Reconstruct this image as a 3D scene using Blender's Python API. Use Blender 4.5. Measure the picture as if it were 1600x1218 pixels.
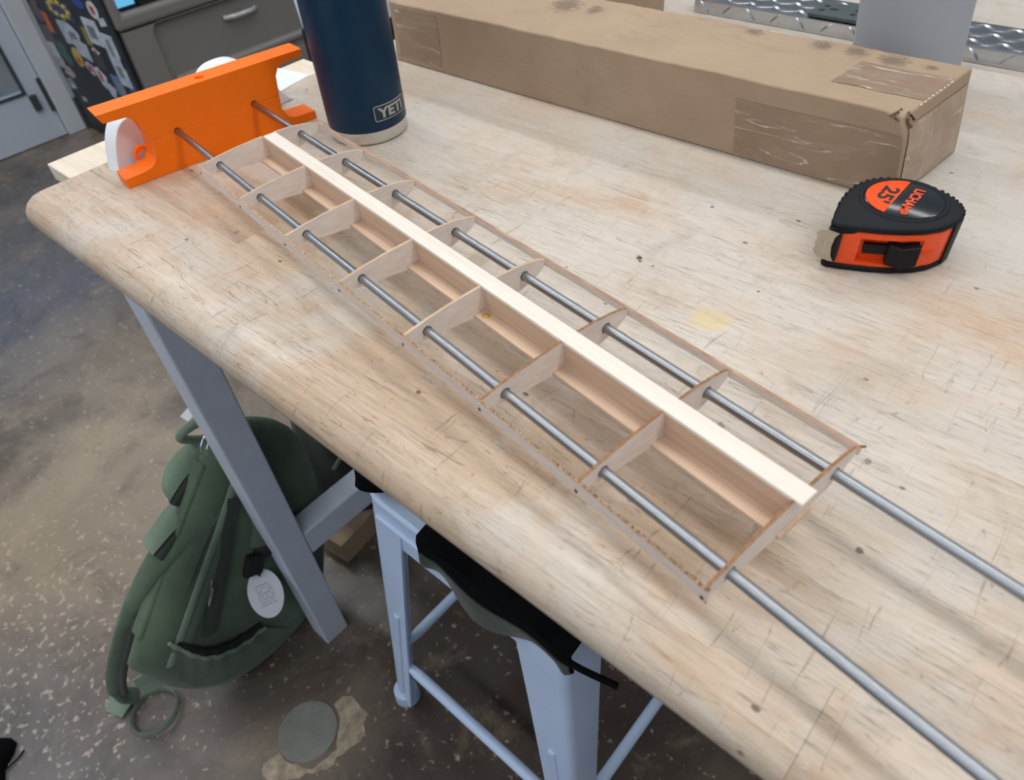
import bpy, bmesh, math, random
from mathutils import Vector, Matrix, noise

# ------------------------------------------------------------------ clearing, camera, world, lights
S = bpy.context.scene
for o in list(bpy.data.objects):
    bpy.data.objects.remove(o, do_unlink=True)
COL = S.collection
T = 0.78                      # height of the bench top above the floor; all local z values below are relative to it

FPX = 1108.54                 # focal length in pixels of a 1600 x 1218 frame
ROWS = ((0.7503788, 0.6573860, -0.0691041), (0.4285997, -0.5634705, -0.7062601), (-0.5032236, 0.5003445, -0.7045717))
cam_data = bpy.data.cameras.new('camera')
cam_data.sensor_width = 36.0
cam_data.lens = 36.0 * FPX / 1600.0
cam_data.clip_start = 0.02
cam_data.dof.use_dof = True
cam_data.dof.focus_distance = 0.62
cam_data.dof.aperture_fstop = 9.0
cam = bpy.data.objects.new('camera', cam_data)
COL.objects.link(cam)
r0, r1, r2 = (Vector(r) for r in ROWS)
cam.matrix_world = Matrix((( r0.x, -r1.x, -r2.x, 0.61419), (r0.y, -r1.y, -r2.y, -0.264885), (r0.z, -r1.z, -r2.z, 0.33 + T), (0, 0, 0, 1)))
S.camera = cam

S.view_settings.view_transform = 'Standard'
S.view_settings.look = 'None'
S.view_settings.exposure = 0.0
S.view_settings.gamma = 1.0
S.view_settings.use_curve_mapping = False

world = bpy.data.worlds.new('world')
S.world = world
world.use_nodes = True
wbg = world.node_tree.nodes['Background']
wbg.inputs['Color'].default_value = (0.78, 0.88, 1.0, 1)
wbg.inputs['Strength'].default_value = 0.19


def area(name, loc, size, power, color=(1, 0.985, 0.96), rot=(0, 0, 0)):
    l = bpy.data.lights.new(name, 'AREA')
    l.shape = 'RECTANGLE'
    l.size, l.size_y = size
    l.energy = power
    l.color = color
    o = bpy.data.objects.new(name, l)
    o.location = loc
    o.rotation_euler = rot
    COL.objects.link(o)
    return o


# fluorescent ceiling fixtures of the workshop
for ly in (-1.5, 0.35, 2.4):
    area('ceiling_tube_light', (0.2, ly, 2.85), (6.0, 0.24), 55.0)
# daylight in the corridor behind the glazed door
area('corridor_window', (-3.2, -0.3, 2.7), (1.2, 2.4), 26.0, (0.70, 0.84, 1.0))
# daylight from the shop front on the photographer's side
area('daylight_window', (0.6, -4.2, 1.7), (3.2, 2.0), 27.0, (0.85, 0.92, 1.0), (math.radians(80), 0, 0))

# ------------------------------------------------------------------ material helpers


class NT:
    def __init__(self, name):
        self.m = bpy.data.materials.new(name)
        self.m.use_nodes = True
        self.t = self.m.node_tree
        self.b = self.t.nodes['Principled BSDF']
        self.out = self.t.nodes['Material Output']

    def n(self, typ, **kw):
        nd = self.t.nodes.new(typ)
        for k, v in kw.items():
            if k.startswith('i_'):
                key = k[2:].replace('_', ' ')
                nd.inputs[key].default_value = v
            else:
                setattr(nd, k, v)
        return nd

    def l(self, a, b):
        self.t.links.new(a, b)

    def coord(self, scale=(1, 1, 1), rot=(0, 0, 0), kind='Object'):
        tc = self.n('ShaderNodeTexCoord')
        mp = self.n('ShaderNodeMapping')
        mp.inputs['Scale'].default_value = scale
        mp.inputs['Rotation'].default_value = rot
        self.l(tc.outputs[kind], mp.inputs['Vector'])
        return mp.outputs['Vector']

    def noise(self, vec, scale, detail=4, rough=0.55, dist=0.0):
        nd = self.n('ShaderNodeTexNoise')
        nd.inputs['Scale'].default_value = scale
        nd.inputs['Detail'].default_value = detail
        nd.inputs['Roughness'].default_value = rough
        nd.inputs['Distortion'].default_value = dist
        if vec is not None:
            self.l(vec, nd.inputs['Vector'])
        return nd.outputs['Fac']

    def ramp(self, fac, stops, interp='LINEAR'):
        nd = self.n('ShaderNodeValToRGB')
        cr = nd.color_ramp
        cr.interpolation = interp
        while len(cr.elements) < len(stops):
            cr.elements.new(0.5)
        for e, (p, c) in zip(cr.elements, stops):
            e.position = p
            e.color = (c, c, c, 1) if isinstance(c, (int, float)) else (*c, 1)
        self.l(fac, nd.inputs['Fac'])
        return nd.outputs['Color']

    def mix(self, fac, a, b, mode='MIX'):
        nd = self.n('ShaderNodeMix')
        nd.data_type = 'RGBA'
        nd.blend_type = mode
        for sock, v in ((nd.inputs[0], fac), (nd.inputs[6], a), (nd.inputs[7], b)):
            if isinstance(v, (int, float)):
                sock.default_value = v
            elif isinstance(v, tuple):
                sock.default_value = (*v, 1)
            else:
                self.l(v, sock)
        return nd.outputs[2]

    def math(self, op, a, b=None, clamp=False):
        nd = self.n('ShaderNodeMath')
        nd.operation = op
        nd.use_clamp = clamp
        for s, v in ((nd.inputs[0], a), (nd.inputs[1], b)):
            if v is None:
                continue
            if isinstance(v, (int, float)):
                s.default_value = v
            else:
                self.l(v, s)
        return nd.outputs[0]

    def color(self, c):
        if isinstance(c, tuple):
            self.b.inputs['Base Color'].default_value = (*c, 1)
        else:
            self.l(c, self.b.inputs['Base Color'])
        return self

    def set(self, **kw):
        for k, v in kw.items():
            s = self.b.inputs[k.replace('_', ' ')]
            if isinstance(v, (int, float)):
                s.default_value = v
            elif isinstance(v, tuple):
                s.default_value = (*v, 1)
            else:
                self.l(v, s)
        return self

    def bump(self, h, strength=0.3, dist=0.001):
        nd = self.n('ShaderNodeBump')
        nd.inputs['Strength'].default_value = strength
        nd.inputs['Distance'].default_value = dist
        self.l(h, nd.inputs['Height'])
        self.l(nd.outputs['Normal'], self.b.inputs['Normal'])
        return self


def plain(name, col, rough=0.5, metal=0.0, vary=0.12, scale=30.0, bump=0.0, spec=0.5, coat=0.0):
    """A plain material with a little procedural colour wear."""
    k = NT(name)
    v = k.coord()
    n = k.noise(v, scale, 5, 0.6)
    dark = tuple(c * (1 - vary) for c in col)
    light = tuple(min(1, c * (1 + vary)) for c in col)
    k.color(k.ramp(n, [(0.3, dark), (0.7, light)]))
    k.set(Roughness=rough, Metallic=metal)
    k.b.inputs['Specular IOR Level'].default_value = spec
    k.b.inputs['Coat Weight'].default_value = coat
    if bump:
        k.bump(k.noise(v, scale * 6, 3), bump, 0.0006)
    return k.m


def lin(r, g, b):
    f = lambda c: (c / 255 / 12.92) if c / 255 <= 0.04045 else ((c / 255 + 0.055) / 1.055) ** 2.4
    return (f(r), f(g), f(b))


def crack_lines(k, vec, scale, width, mask_scale, mask_lo, mask_hi, dist=0.0, detail=2.0):
    """thin wandering lines where a noise crosses its middle, only inside patches of a second noise"""
    a = k.noise(vec, scale, detail, 0.5, dist)
    d = k.math('ABSOLUTE', k.math('SUBTRACT', a, 0.5))
    line = k.ramp(d, [(0.0, 1.0), (width, 0.0)])
    m = k.ramp(k.noise(vec, mask_scale, 2, 0.5), [(mask_lo, 0.0), (mask_hi, 1.0)])
    return k.math('MULTIPLY', line, m)


# stains that stay put on the bench top: x, y, radius, colour, strength
MARKS = [(0.3694, 0.2414, 0.0022, (40, 84, 150), 0.9), (0.3613, 0.1422, 0.004, (40, 36, 34), 0.95), (0.3645, 0.1395, 0.002, (40, 36, 34), 0.9), (0.6, -0.0097, 0.0028, (84, 66, 46), 0.8), (0.4432, 0.1067, 0.02, (206, 186, 140), 0.75), (0.456, 0.1575, 0.0016, (50, 44, 40), 0.8), (0.376, 0.1399, 0.0016, (50, 44, 40), 0.8), (0.5007, 0.0235, 0.0035, (110, 104, 84), 0.7), (0.2585, 0.0668, 0.012, (150, 142, 124), 0.5), (0.05, -0.03, 0.004, (120, 92, 66), 0.6), (0.33, -0.07, 0.0022, (70, 54, 40), 0.8), (0.47, 0.3, 0.01, (200, 196, 190), 0.5), (0.58, 0.05, 0.003, (90, 76, 56), 0.6)]


def mat_bench():
    k = NT('worn_maple')
    v = k.coord()
    oi = k.n('ShaderNodeObjectInfo')
    rnd = oi.outputs['Random']
    off = k.n('ShaderNodeVectorMath', operation='SCALE')
    cmb = k.n('ShaderNodeCombineXYZ')
    k.l(rnd, cmb.inputs['X']); k.l(rnd, cmb.inputs['Y'])
    k.l(cmb.outputs[0], off.inputs[0]); off.inputs['Scale'].default_value = 7.0
    add = k.n('ShaderNodeVectorMath', operation='ADD')
    k.l(v, add.inputs[0]); k.l(off.outputs[0], add.inputs[1])
    mp = k.n('ShaderNodeMapping'); mp.inputs['Scale'].default_value = (1.0, 14.0, 14.0)
    k.l(add.outputs[0], mp.inputs['Vector'])
    grain = k.noise(mp.outputs[0], 7.0, 6, 0.62, 0.5)
    base = k.ramp(grain, [(0.25, lin(180, 158, 136)), (0.45, lin(196, 176, 155)), (0.62, lin(207, 190, 171)), (0.8, lin(180, 156, 132))])
    tone = k.ramp(rnd, [(0.0, lin(236, 226, 216)), (0.35, (1, 1, 1)), (0.7, lin(246, 238, 230)), (1.0, lin(250, 236, 222))])
    base = k.mix(0.8, base, tone, 'MULTIPLY')
    # darker streaks of figure
    mp2 = k.n('ShaderNodeMapping'); mp2.inputs['Scale'].default_value = (1.0, 30.0, 30.0)
    k.l(add.outputs[0], mp2.inputs['Vector'])
    streak = k.ramp(k.noise(mp2.outputs[0], 5.0, 3, 0.5, 0.3), [(0.60, 0.0), (0.72, 0.55)])
    base = k.mix(streak, base, lin(150, 118, 88))
    # large worn, bleached patches, whiter away from the front edge
    sep = k.n('ShaderNodeSeparateXYZ'); k.l(v, sep.inputs[0])
    far = k.n('ShaderNodeMapRange'); far.inputs['From Min'].default_value = -0.02; far.inputs['From Max'].default_value = 0.34
    far.inputs['To Min'].default_value = 0.0; far.inputs['To Max'].default_value = 0.27; k.l(sep.outputs['Y'], far.inputs['Value'])
    big = k.noise(v, 7.0, 6, 0.65, 0.6)
    worn = k.ramp(k.math('ADD', big, far.outputs[0]), [(0.48, 0.0), (0.60, 0.55), (0.8, 0.85)])
    base = k.mix(worn, base, lin(203, 199, 192))
    # grey grime
    grime = k.ramp(k.noise(v, 16.0, 7, 0.7, 0.8), [(0.56, 0.0), (0.75, 0.42)])
    base = k.mix(grime, base, lin(140, 134, 120))
    grime2 = k.ramp(k.noise(k.coord((1, 2.5, 1)), 55.0, 4, 0.6, 0.6), [(0.60, 0.0), (0.78, 0.38)])
    base = k.mix(grime2, base, lin(128, 120, 104))
    # scratches: three families of fine lines
    s1 = crack_lines(k, k.coord((1, 11, 11), (0, 0, 0.5)), 9.0, 0.010, 12.0, 0.50, 0.60, 0.1)
    s2 = crack_lines(k, k.coord((12, 1, 1), (0, 0, -0.4)), 9.0, 0.010, 14.0, 0.52, 0.62, 0.1)
    s3 = crack_lines(k, k.coord((1, 14.0, 14), (0, 0, -0.75)), 16.0, 0.012, 17.0, 0.52, 0.62, 0.0)
    s4 = crack_lines(k, k.coord((1, 18.0, 18), (0, 0, 1.1)), 18.0, 0.012, 21.0, 0.50, 0.60, 0.0)
    s5 = crack_lines(k, k.coord((1, 16.0, 16), (0, 0, 0.12)), 15.0, 0.012, 19.0, 0.52, 0.62, 0.0)
    sc = k.math('MAXIMUM', k.math('MAXIMUM', s1, s4), k.math('MAXIMUM', s5, k.math('MAXIMUM', s2, s3)))
    sc = k.math('MULTIPLY', sc, k.math('SUBTRACT', 1.0, k.math('MULTIPLY', far.outputs[0], 2.2)))
    base = k.mix(k.math('MULTIPLY', sc, 0.58), base, lin(92, 74, 56))
    # pale scuff lines
    p1 = crack_lines(k, k.coord((1, 8, 8), (0, 0, 0.15)), 9.0, 0.010, 9.0, 0.5, 0.6, 0.1, 3.0)
    base = k.mix(k.math('MULTIPLY', p1, 0.5), base, lin(236, 230, 222))
    fg = k.noise(k.coord((1, 22, 22)), 60.0, 4, 0.65)
    base = k.mix(0.5, base, k.ramp(fg, [(0.3, lin(196, 190, 182)), (0.55, (1, 1, 1)), (0.75, lin(222, 214, 204))]), 'MULTIPLY')
    warm = k.ramp(k.noise(v, 5.0, 5, 0.6, 0.8), [(0.50, 0.0), (0.68, 0.45)])
    base = k.mix(warm, base, lin(190, 158, 128))
    # dents and ink specks
    vo = k.n('ShaderNodeTexVoronoi'); vo.inputs['Scale'].default_value = 46.0; k.l(k.coord((1, 1.6, 1)), vo.inputs['Vector'])
    wn = k.n('ShaderNodeTexWhiteNoise'); k.l(vo.outputs['Position'], wn.inputs['Vector'])
    spk = k.math('MULTIPLY', k.ramp(vo.outputs['Distance'], [(0.0, 1.0), (0.09, 0.9), (0.13, 0.0)]), k.ramp(wn.outputs['Value'], [(0.90, 0.0), (0.93, 0.85)]))
    base = k.mix(spk, base, lin(76, 62, 48))
    for (mx, my, mr, mc, ms) in MARKS:
        dv = k.n('ShaderNodeVectorMath', operation='DISTANCE')
        k.l(v, dv.inputs[0]); dv.inputs[1].default_value = (mx, my, T)
        q = k.math('ADD', k.math('DIVIDE', dv.outputs['Value'], mr), k.math('MULTIPLY', k.math('SUBTRACT', k.noise(v, 0.9 / mr, 4, 0.7), 0.5), 1.6))
        base = k.mix(k.ramp(q, [(0.55, ms), (0.85, 0.0)]), base, lin(*mc))
    k.color(base)
    ro = k.ramp(k.noise(v, 12.0, 5, 0.65, 0.5), [(0.3, 0.24), (0.55, 0.38), (0.8, 0.52)])
    k.set(Roughness=ro)
    h = k.math('SUBTRACT', k.math('MULTIPLY', grain, 0.25), sc)
    h = k.math('ADD', h, k.math('MULTIPLY', k.noise(v, 60, 5, 0.6), 0.8))
    k.bump(h, 0.28, 0.0008)
    return k.m


def mat_thin_wood(name, c0, c1, stretch=(1.0, 25.0, 25.0), rough=0.62, scale=9.0):
    k = NT(name)
    v = k.coord(stretch)
    g = k.noise(v, scale, 5, 0.6, 0.3)
    base = k.ramp(g, [(0.25, c0), (0.7, c1)])
    k.color(base)
    k.set(Roughness=rough)
    k.bump(g, 0.12, 0.0004)
    return k.m


def mat_chipped():
    k = NT('sawn_ply_edge')
    v = k.coord((1.0, 1.0, 1.0))
    n = k.noise(k.coord((1.0, 0.4, 0.4)), 1500.0, 3, 0.7)
    sep = k.n('ShaderNodeSeparateXYZ'); k.l(k.coord(), sep.inputs[0])
    more = k.n('ShaderNodeMapRange'); more.inputs['From Max'].default_value = 0.57; more.inputs['To Min'].default_value = -0.02
    more.inputs['To Max'].default_value = 0.10; k.l(sep.outputs['X'], more.inputs['Value'])
    f = k.math('ADD', n, more.outputs[0])
    k.color(k.ramp(f, [(0.44, lin(206, 180, 150)), (0.56, lin(164, 132, 102)), (0.68, lin(70, 48, 32))]))
    k.set(Roughness=0.8)
    k.bump(n, 0.8, 0.001)
    return k.m


def mat_floor():
    k = NT('stained_concrete')
    v = k.coord()
    n1 = k.noise(v, 3.0, 9, 0.66, 0.7)
    base = k.ramp(n1, [(0.28, lin(58, 50, 45)), (0.45, lin(92, 83, 75)), (0.56, lin(118, 108, 97)), (0.72, lin(140, 126, 110))])
    # broad clouds: acid stain, plus bench shade and door glass sheen painted in: centre, radius, colour, strength
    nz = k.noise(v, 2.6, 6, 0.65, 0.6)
    for (sx, sy, sr, sc_, ss) in ((-0.62, -0.18, 0.42, (168, 152, 128), 0.55), (-1.5, -0.15, 0.62, (78, 84, 98), 0.75), (-1.05, 0.0, 0.35, (150, 136, 114), 0.35),  # bluish grey cloud paints the reflection of the door glazing
                                  (0.30, 0.02, 0.55, (56, 46, 40), 0.8), (-0.30, -0.62, 0.30, (92, 92, 98), 0.6), (0.02, -0.42, 0.22, (98, 96, 102), 0.5), (-0.75, 0.05, 0.10, (72, 66, 62), 0.7), (-2.0, 0.2, 0.5, (72, 76, 84), 0.5)):  # dark brown by the stool: real stain with the bench's shade painted in
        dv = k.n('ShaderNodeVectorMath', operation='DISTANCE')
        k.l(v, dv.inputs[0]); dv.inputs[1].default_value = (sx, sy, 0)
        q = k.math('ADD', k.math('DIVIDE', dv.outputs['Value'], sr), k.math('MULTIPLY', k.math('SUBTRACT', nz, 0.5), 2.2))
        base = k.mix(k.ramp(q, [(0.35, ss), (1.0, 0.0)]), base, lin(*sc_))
    n3 = k.noise(v, 8.0, 7, 0.7, 0.8)
    base = k.mix(k.ramp(n3, [(0.54, 0.0), (0.70, 0.5)]), base, lin(64, 56, 51))
    n4 = k.noise(v, 11.0, 6, 0.7, 0.5)
    base = k.mix(k.ramp(n4, [(0.56, 0.0), (0.70, 0.35)]), base, lin(158, 142, 120))
    # pale worn flecks, thick where the sealer has gone on the left
    dv = k.n('ShaderNodeVectorMath', operation='DISTANCE')
    k.l(v, dv.inputs[0]); dv.inputs[1].default_value = (-0.40, -0.44, 0)
    zone = k.ramp(k.math('ADD', k.math('DIVIDE', dv.outputs['Value'], 0.34), k.math('SUBTRACT', nz, 0.5)), [(0.4, 0.055), (1.1, 0.0)])
    fl_ = k.math('ADD', k.noise(v, 75.0, 3, 0.55), zone)
    base = k.mix(k.ramp(fl_, [(0.625, 0.0), (0.70, 0.65)]), base, lin(182, 170, 154))
    base = k.mix(k.math('MULTIPLY', crack_lines(k, v, 4.0, 0.006, 3.0, 0.48, 0.6, 1.0, 3.0), 0.3), base, lin(40, 34, 30))
    k.color(base)
    k.set(Roughness=k.ramp(n3, [(0.3, 0.26), (0.7, 0.46)]))
    k.bump(n1, 0.15, 0.002)
    return k.m


CARD_MARKS = [(0.3648, 0.4268, 0.012), (0.397, 0.4274, 0.014), (0.4293, 0.4239, 0.016), (0.4619, 0.4219, 0.008), (0.0793, 0.4107, 0.022), (0.1165, 0.4137, 0.012), (0.2963, 0.4298, 0.01), (0.4783, 0.3228, 0.004)]


def mat_cardboard(name, dirt=True):
    k = NT(name)
    v = k.coord()
    n = k.noise(v, 9.0, 5, 0.6, 0.3)
    fib = k.noise(k.coord((1, 9, 9)), 60.0, 3, 0.6)
    base = k.ramp(n, [(0.3, lin(159, 136, 113)), (0.7, lin(173, 151, 127))])
    base = k.mix(0.06, base, k.ramp(fib, [(0.3, lin(140, 112, 86)), (0.7, lin(210, 186, 158))]))
    if dirt:
        sm = k.math('MULTIPLY', k.ramp(k.noise(k.coord((1, 3, 1)), 26.0, 6, 0.75, 0.8), [(0.52, 0.0), (0.68, 0.8)]), k.ramp(k.noise(v, 7.0, 2, 0.5), [(0.5, 0.0), (0.66, 0.4)]))
        base = k.mix(sm, base, lin(96, 82, 70))
        for (mx, my, mr) in CARD_MARKS:
            dv = k.n('ShaderNodeVectorMath', operation='DISTANCE')
            k.l(v, dv.inputs[0]); dv.inputs[1].default_value = (mx, my, 0.073)
            q = k.math('ADD', k.math('DIVIDE', dv.outputs['Value'], mr), k.math('MULTIPLY', k.math('SUBTRACT', k.noise(k.coord((1, 2, 2)), 130.0, 5, 0.7), 0.5), 2.4))
            base = k.mix(k.ramp(q, [(0.40, 0.55), (1.0, 0.0)]), base, lin(70, 60, 54))
    k.color(base)
    k.set(Roughness=0.78)
    k.bump(k.noise(v, 30.0, 4, 0.6), 0.25, 0.002)
    return k.m


def mat_tape():
    k = NT('brown_packing_tape')
    v = k.coord()
    n = k.noise(v, 14.0, 4, 0.6)
    base = k.ramp(n, [(0.3, lin(144, 120, 99)), (0.7, lin(156, 132, 110))])
    wr = crack_lines(k, k.coord((1, 9, 9), (0, 0.25, 0.25)), 12.0, 0.02, 11.0, 0.48, 0.58, 0.15, 3.0)
    hz = k.math('MULTIPLY', k.ramp(k.noise(k.coord((1, 3, 3)), 22.0, 4, 0.7, 0.8), [(0.52, 0.0), (0.74, 0.35)]), 0.9)
    base = k.mix(hz, base, lin(186, 170, 156))
    base = k.mix(k.math('MULTIPLY', wr, 0.8), base, lin(230, 222, 214))
    k.color(base)
    k.set(Roughness=0.32)
    k.bump(k.math('ADD', wr, k.noise(v, 40, 3)), 0.35, 0.0012)
    return k.m


def mat_tape_end():
    k = NT('clear_wrinkled_tape')
    v = k.coord()
    base = k.ramp(k.noise(v, 14.0, 4, 0.6), [(0.3, lin(150, 124, 100)), (0.7, lin(174, 148, 122))])
    g = k.noise(v, 26.0, 5, 0.65, 1.0)
    base = k.mix(k.ramp(g, [(0.45, 0.0), (0.72, 0.55)]), base, lin(196, 180, 170))
    a = crack_lines(k, k.coord((1, 1, 5), (0.25, 0, 0)), 16.0, 0.02, 10.0, 0.42, 0.54, 0.2)
    b = crack_lines(k, k.coord((1, 5, 1), (0.1, 0, 0)), 16.0, 0.02, 10.0, 0.44, 0.56, 0.2)
    wr = k.math('MAXIMUM', a, b)
    base = k.mix(k.math('MULTIPLY', wr, 0.7), base, lin(214, 200, 190))
    k.color(base)
    k.set(Roughness=0.3)
    k.bump(k.math('ADD', wr, g), 0.4, 0.0012)
    return k.m


def mat_fabric(name, col, scale=700.0, vary=0.25):
    k = NT(name)
    v = k.coord()
    n = k.noise(v, 12.0, 5, 0.6)
    w = k.noise(v, scale, 2, 0.5)
    base = k.ramp(n, [(0.3, tuple(c * (1 - vary) for c in col)), (0.7, tuple(c * (1 + vary) for c in col))])
    k.color(base)
    k.set(Roughness=0.88)
    k.b.inputs['Sheen Weight'].default_value = 0.15
    k.bump(k.math('ADD', k.math('MULTIPLY', w, 0.4), k.noise(v, 35.0, 4, 0.6)), 0.35, 0.003)
    return k.m


def mat_steel(name, col, rough, axis=(1, 60, 60), brushed=0.15):
    k = NT(name)
    v = k.coord(axis)
    n = k.noise(v, 12.0, 4, 0.6)
    k.color(k.ramp(n, [(0.3, tuple(c * 0.86 for c in col)), (0.7, col)]))
    k.set(Metallic=1.0, Roughness=k.ramp(n, [(0.3, rough * (1 - brushed)), (0.7, rough * (1 + brushed))]))
    return k.m


def mat_print(name, col):
    """3D printed plastic with fine layer lines"""
    k = NT(name)
    sep = k.n('ShaderNodeSeparateXYZ'); k.l(k.coord(), sep.inputs[0])
    w = k.math('SINE', k.math('MULTIPLY', sep.outputs['Z'], 2 * math.pi / 0.0006))
    n = k.noise(k.coord(), 25.0, 3)
    k.color(k.ramp(n, [(0.3, tuple(c * 0.95 for c in col)), (0.7, col)]))
    k.set(Roughness=0.48)
    k.b.inputs['Specular IOR Level'].default_value = 0.3
    k.bump(w, 0.06, 0.0002)
    return k.m


def mat_tag():
    """pale tag with rows of illegible grey print"""
    k = NT('printed_tag')
    sep = k.n('ShaderNodeSeparateXYZ'); k.l(k.coord(), sep.inputs[0])
    rows = k.math('SINE', k.math('MULTIPLY', sep.outputs['Z'], 2 * math.pi / 0.0042))
    n = k.noise(k.coord((1, 260, 260)), 1.0, 2)
    inside = k.math('LESS_THAN', k.math('ABSOLUTE', sep.outputs['Y']), 0.0115)
    inz = k.math('LESS_THAN', k.math('ABSOLUTE', sep.outputs['Z']), 0.017)
    f = k.math('MULTIPLY', k.math('MULTIPLY', k.math('GREATER_THAN', rows, 0.25), k.math('GREATER_THAN', n, 0.44)), k.math('MULTIPLY', inside, inz))
    k.color(k.mix(k.math('MULTIPLY', f, 0.6), lin(214, 218, 226), lin(110, 114, 124)))
    k.set(Roughness=0.6)
    return k.m


M = {}
M['bench'] = mat_bench()
M['board'] = mat_thin_wood('pale_ply_board', lin(212, 198, 178), lin(234, 222, 204), (1, 12, 12), 0.5)
M['rib'] = mat_thin_wood('birch_ply', lin(220, 206, 197), lin(238, 226, 217), (1, 6, 30), 0.6, 12)
M['rib_edge'] = mat_thin_wood('pale_ply_edge', lin(184, 154, 124), lin(214, 188, 160), (20, 3, 3), 0.7)
M['burnt_edge'] = mat_thin_wood('laser_burnt_edge', lin(104, 70, 42), lin(164, 122, 82), (20, 40, 3), 0.7)
M['strip'] = mat_thin_wood('birch_strip', lin(208, 190, 180), lin(232, 216, 205), (4, 30, 40), 0.6)
M['chip'] = mat_chipped()
M['lead_edge'] = mat_thin_wood('brown_strip_edge', lin(134, 104, 84), lin(188, 156, 132), (6, 30, 30), 0.7)
M['cap'] = mat_thin_wood('pale_basswood', lin(222, 210, 198), lin(238, 228, 217), (1.0, 40, 40), 0.55, 7)
M['web'] = mat_thin_wood('balsa_web', lin(186, 156, 133), lin(210, 180, 156), (1.0, 40, 40), 0.6, 8)
M['lowcap'] = mat_thin_wood('tan_spar_wood', lin(192, 163, 140), lin(214, 187, 163), (1.0, 40, 40), 0.6, 8)
M['dark_hole'] = plain('charred_wood', lin(58, 42, 32), 0.9)
M['glue'] = plain('dried_glue', lin(190, 150, 60), 0.3)
M['rod'] = plain('ground_steel', (0.33, 0.35, 0.38), 0.33, 1.0, 0.02, 8.0)
M['orange'] = mat_print('orange_plastic', (1.0, 0.180, 0.0015))
M['orange_dark'] = plain('orange_shadow_gap', lin(205, 88, 10), 0.6)
M['navy'] = plain('navy_powder_coat', (0.0010, 0.024, 0.058), 0.36, 0, 0.08, 60.0, 0.04, 0.3)
M['steel_band'] = plain('brushed_stainless', (0.66, 0.64, 0.62), 0.30, 1.0, 0.05, 20.0)
M['badge'] = plain('badge_dark', (0.006, 0.022, 0.045), 0.35)
M['badge_line'] = plain('badge_silver', lin(176, 180, 180), 0.35, 0.5)
M['card'] = mat_cardboard('brown_cardboard')
M['card_in'] = plain('torn_cardboard', lin(120, 96, 76), 0.9, 0, 0.5, 200)
M['tape'] = mat_tape()
M['tape_end'] = mat_tape_end()
M['rubber'] = plain('black_rubber', (0.006, 0.007, 0.010), 0.55, 0, 0.2, 60, 0.05, 0.22)
M['tm_orange'] = plain('glossy_orange', (0.87, 0.082, 0.010), 0.24, 0, 0.04)
M['tm_orange_in'] = plain('orange_recess', (0.75, 0.075, 0.010), 0.35, 0, 0.04)
M['tm_black'] = plain('black_plastic', (0.006, 0.006, 0.008), 0.4, 0, 0.1, 30, 0.0, 0.25)
M['label_dark'] = plain('label_dark_gloss', (0.012, 0.017, 0.021), 0.16, 0, 0.25, 90)
M['label_orange'] = plain('label_orange_gloss', (0.90, 0.085, 0.012), 0.14, 0, 0.03)
M['print_black'] = plain('print_black', (0.012, 0.012, 0.012), 0.3)
M['print_orange'] = plain('print_orange', (0.86, 0.10, 0.03), 0.3)
M['hook'] = plain('nickel_hook', lin(186, 176, 160), 0.38, 0.75, 0.1, 60)
M['grey_cyl'] = plain('grey_plastic', lin(160, 164, 172), 0.55, 0, 0.02, 4)
M['tread'] = plain('aluminium_tread', (0.52, 0.54, 0.57), 0.22, 1.0, 0.06, 40.0)
M['outlet'] = plain('dark_outlet_plastic', lin(62, 74, 76), 0.5)
M['outlet_hole'] = plain('outlet_socket', lin(18, 22, 24), 0.6)
M['white'] = plain('white_plastic', lin(232, 238, 246), 0.45, 0, 0.02, 5)
M['leg'] = plain('pale_blue_paint', lin(188, 196, 212), 0.45, 0, 0.06, 14)
M['stool'] = plain('stool_enamel', lin(188, 209, 240), 0.36, 0, 0.05, 10)
M['rubber_foot'] = plain('rubber_foot', lin(30, 32, 34), 0.7)
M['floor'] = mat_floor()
M['disc'] = plain('worn_grey_disc', lin(126, 127, 123), 0.6, 0, 0.12, 40)
M['patch'] = plain('mortar_patch', lin(160, 147, 128), 0.85, 0, 0.4, 55, 0.5)
M['bag'] = mat_fabric('olive_nylon', lin(72, 90, 72))
M['bag_light'] = mat_fabric('olive_webbing', lin(108, 128, 110))
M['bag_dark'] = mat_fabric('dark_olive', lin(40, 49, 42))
M['black_cloth'] = plain('black_cloth', (0.0025, 0.0028, 0.004), 0.95, 0, 0.3, 30, 0.0, 0.1)
M['hem'] = mat_fabric('dark_green_cloth', lin(44, 54, 50))
M['wire'] = plain('chromed_wire', lin(210, 214, 220), 0.25, 1.0)
M['tag'] = mat_tag()
M['wall'] = plain('grey_wall_paint', lin(196, 203, 210), 0.6, 0, 0.04, 5)
M['door'] = plain('grey_door_paint', lin(186, 197, 210), 0.5, 0, 0.04, 5)
M['door_frame'] = plain('door_frame_paint', lin(196, 203, 211), 0.5, 0, 0.04, 5)
M['baseboard'] = plain('dark_vinyl_base', lin(66, 68, 72), 0.6)
M['hinge'] = plain('dark_steel', lin(76, 80, 86), 0.5, 0.4)
M['machine'] = plain('taupe_enamel', lin(120, 117, 114), 0.42, 0, 0.03, 4)
M['machine_black'] = plain('black_panel', lin(34, 36, 42), 0.5)
M['gap_black'] = plain('black_gasket', lin(12, 12, 13), 0.7)
M['handle'] = plain('silver_handle', lin(178, 180, 182), 0.35, 0.3)
M['glass_dark'] = plain('dark_window', lin(20, 28, 40), 0.12)


def mat_glass():
    k = NT('door_glass')
    k.color((0.75, 0.82, 0.9))
    k.set(Roughness=0.05)
    k.b.inputs['Transmission Weight'].default_value = 0.85
    return k.m


M['glass'] = mat_glass()


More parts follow.
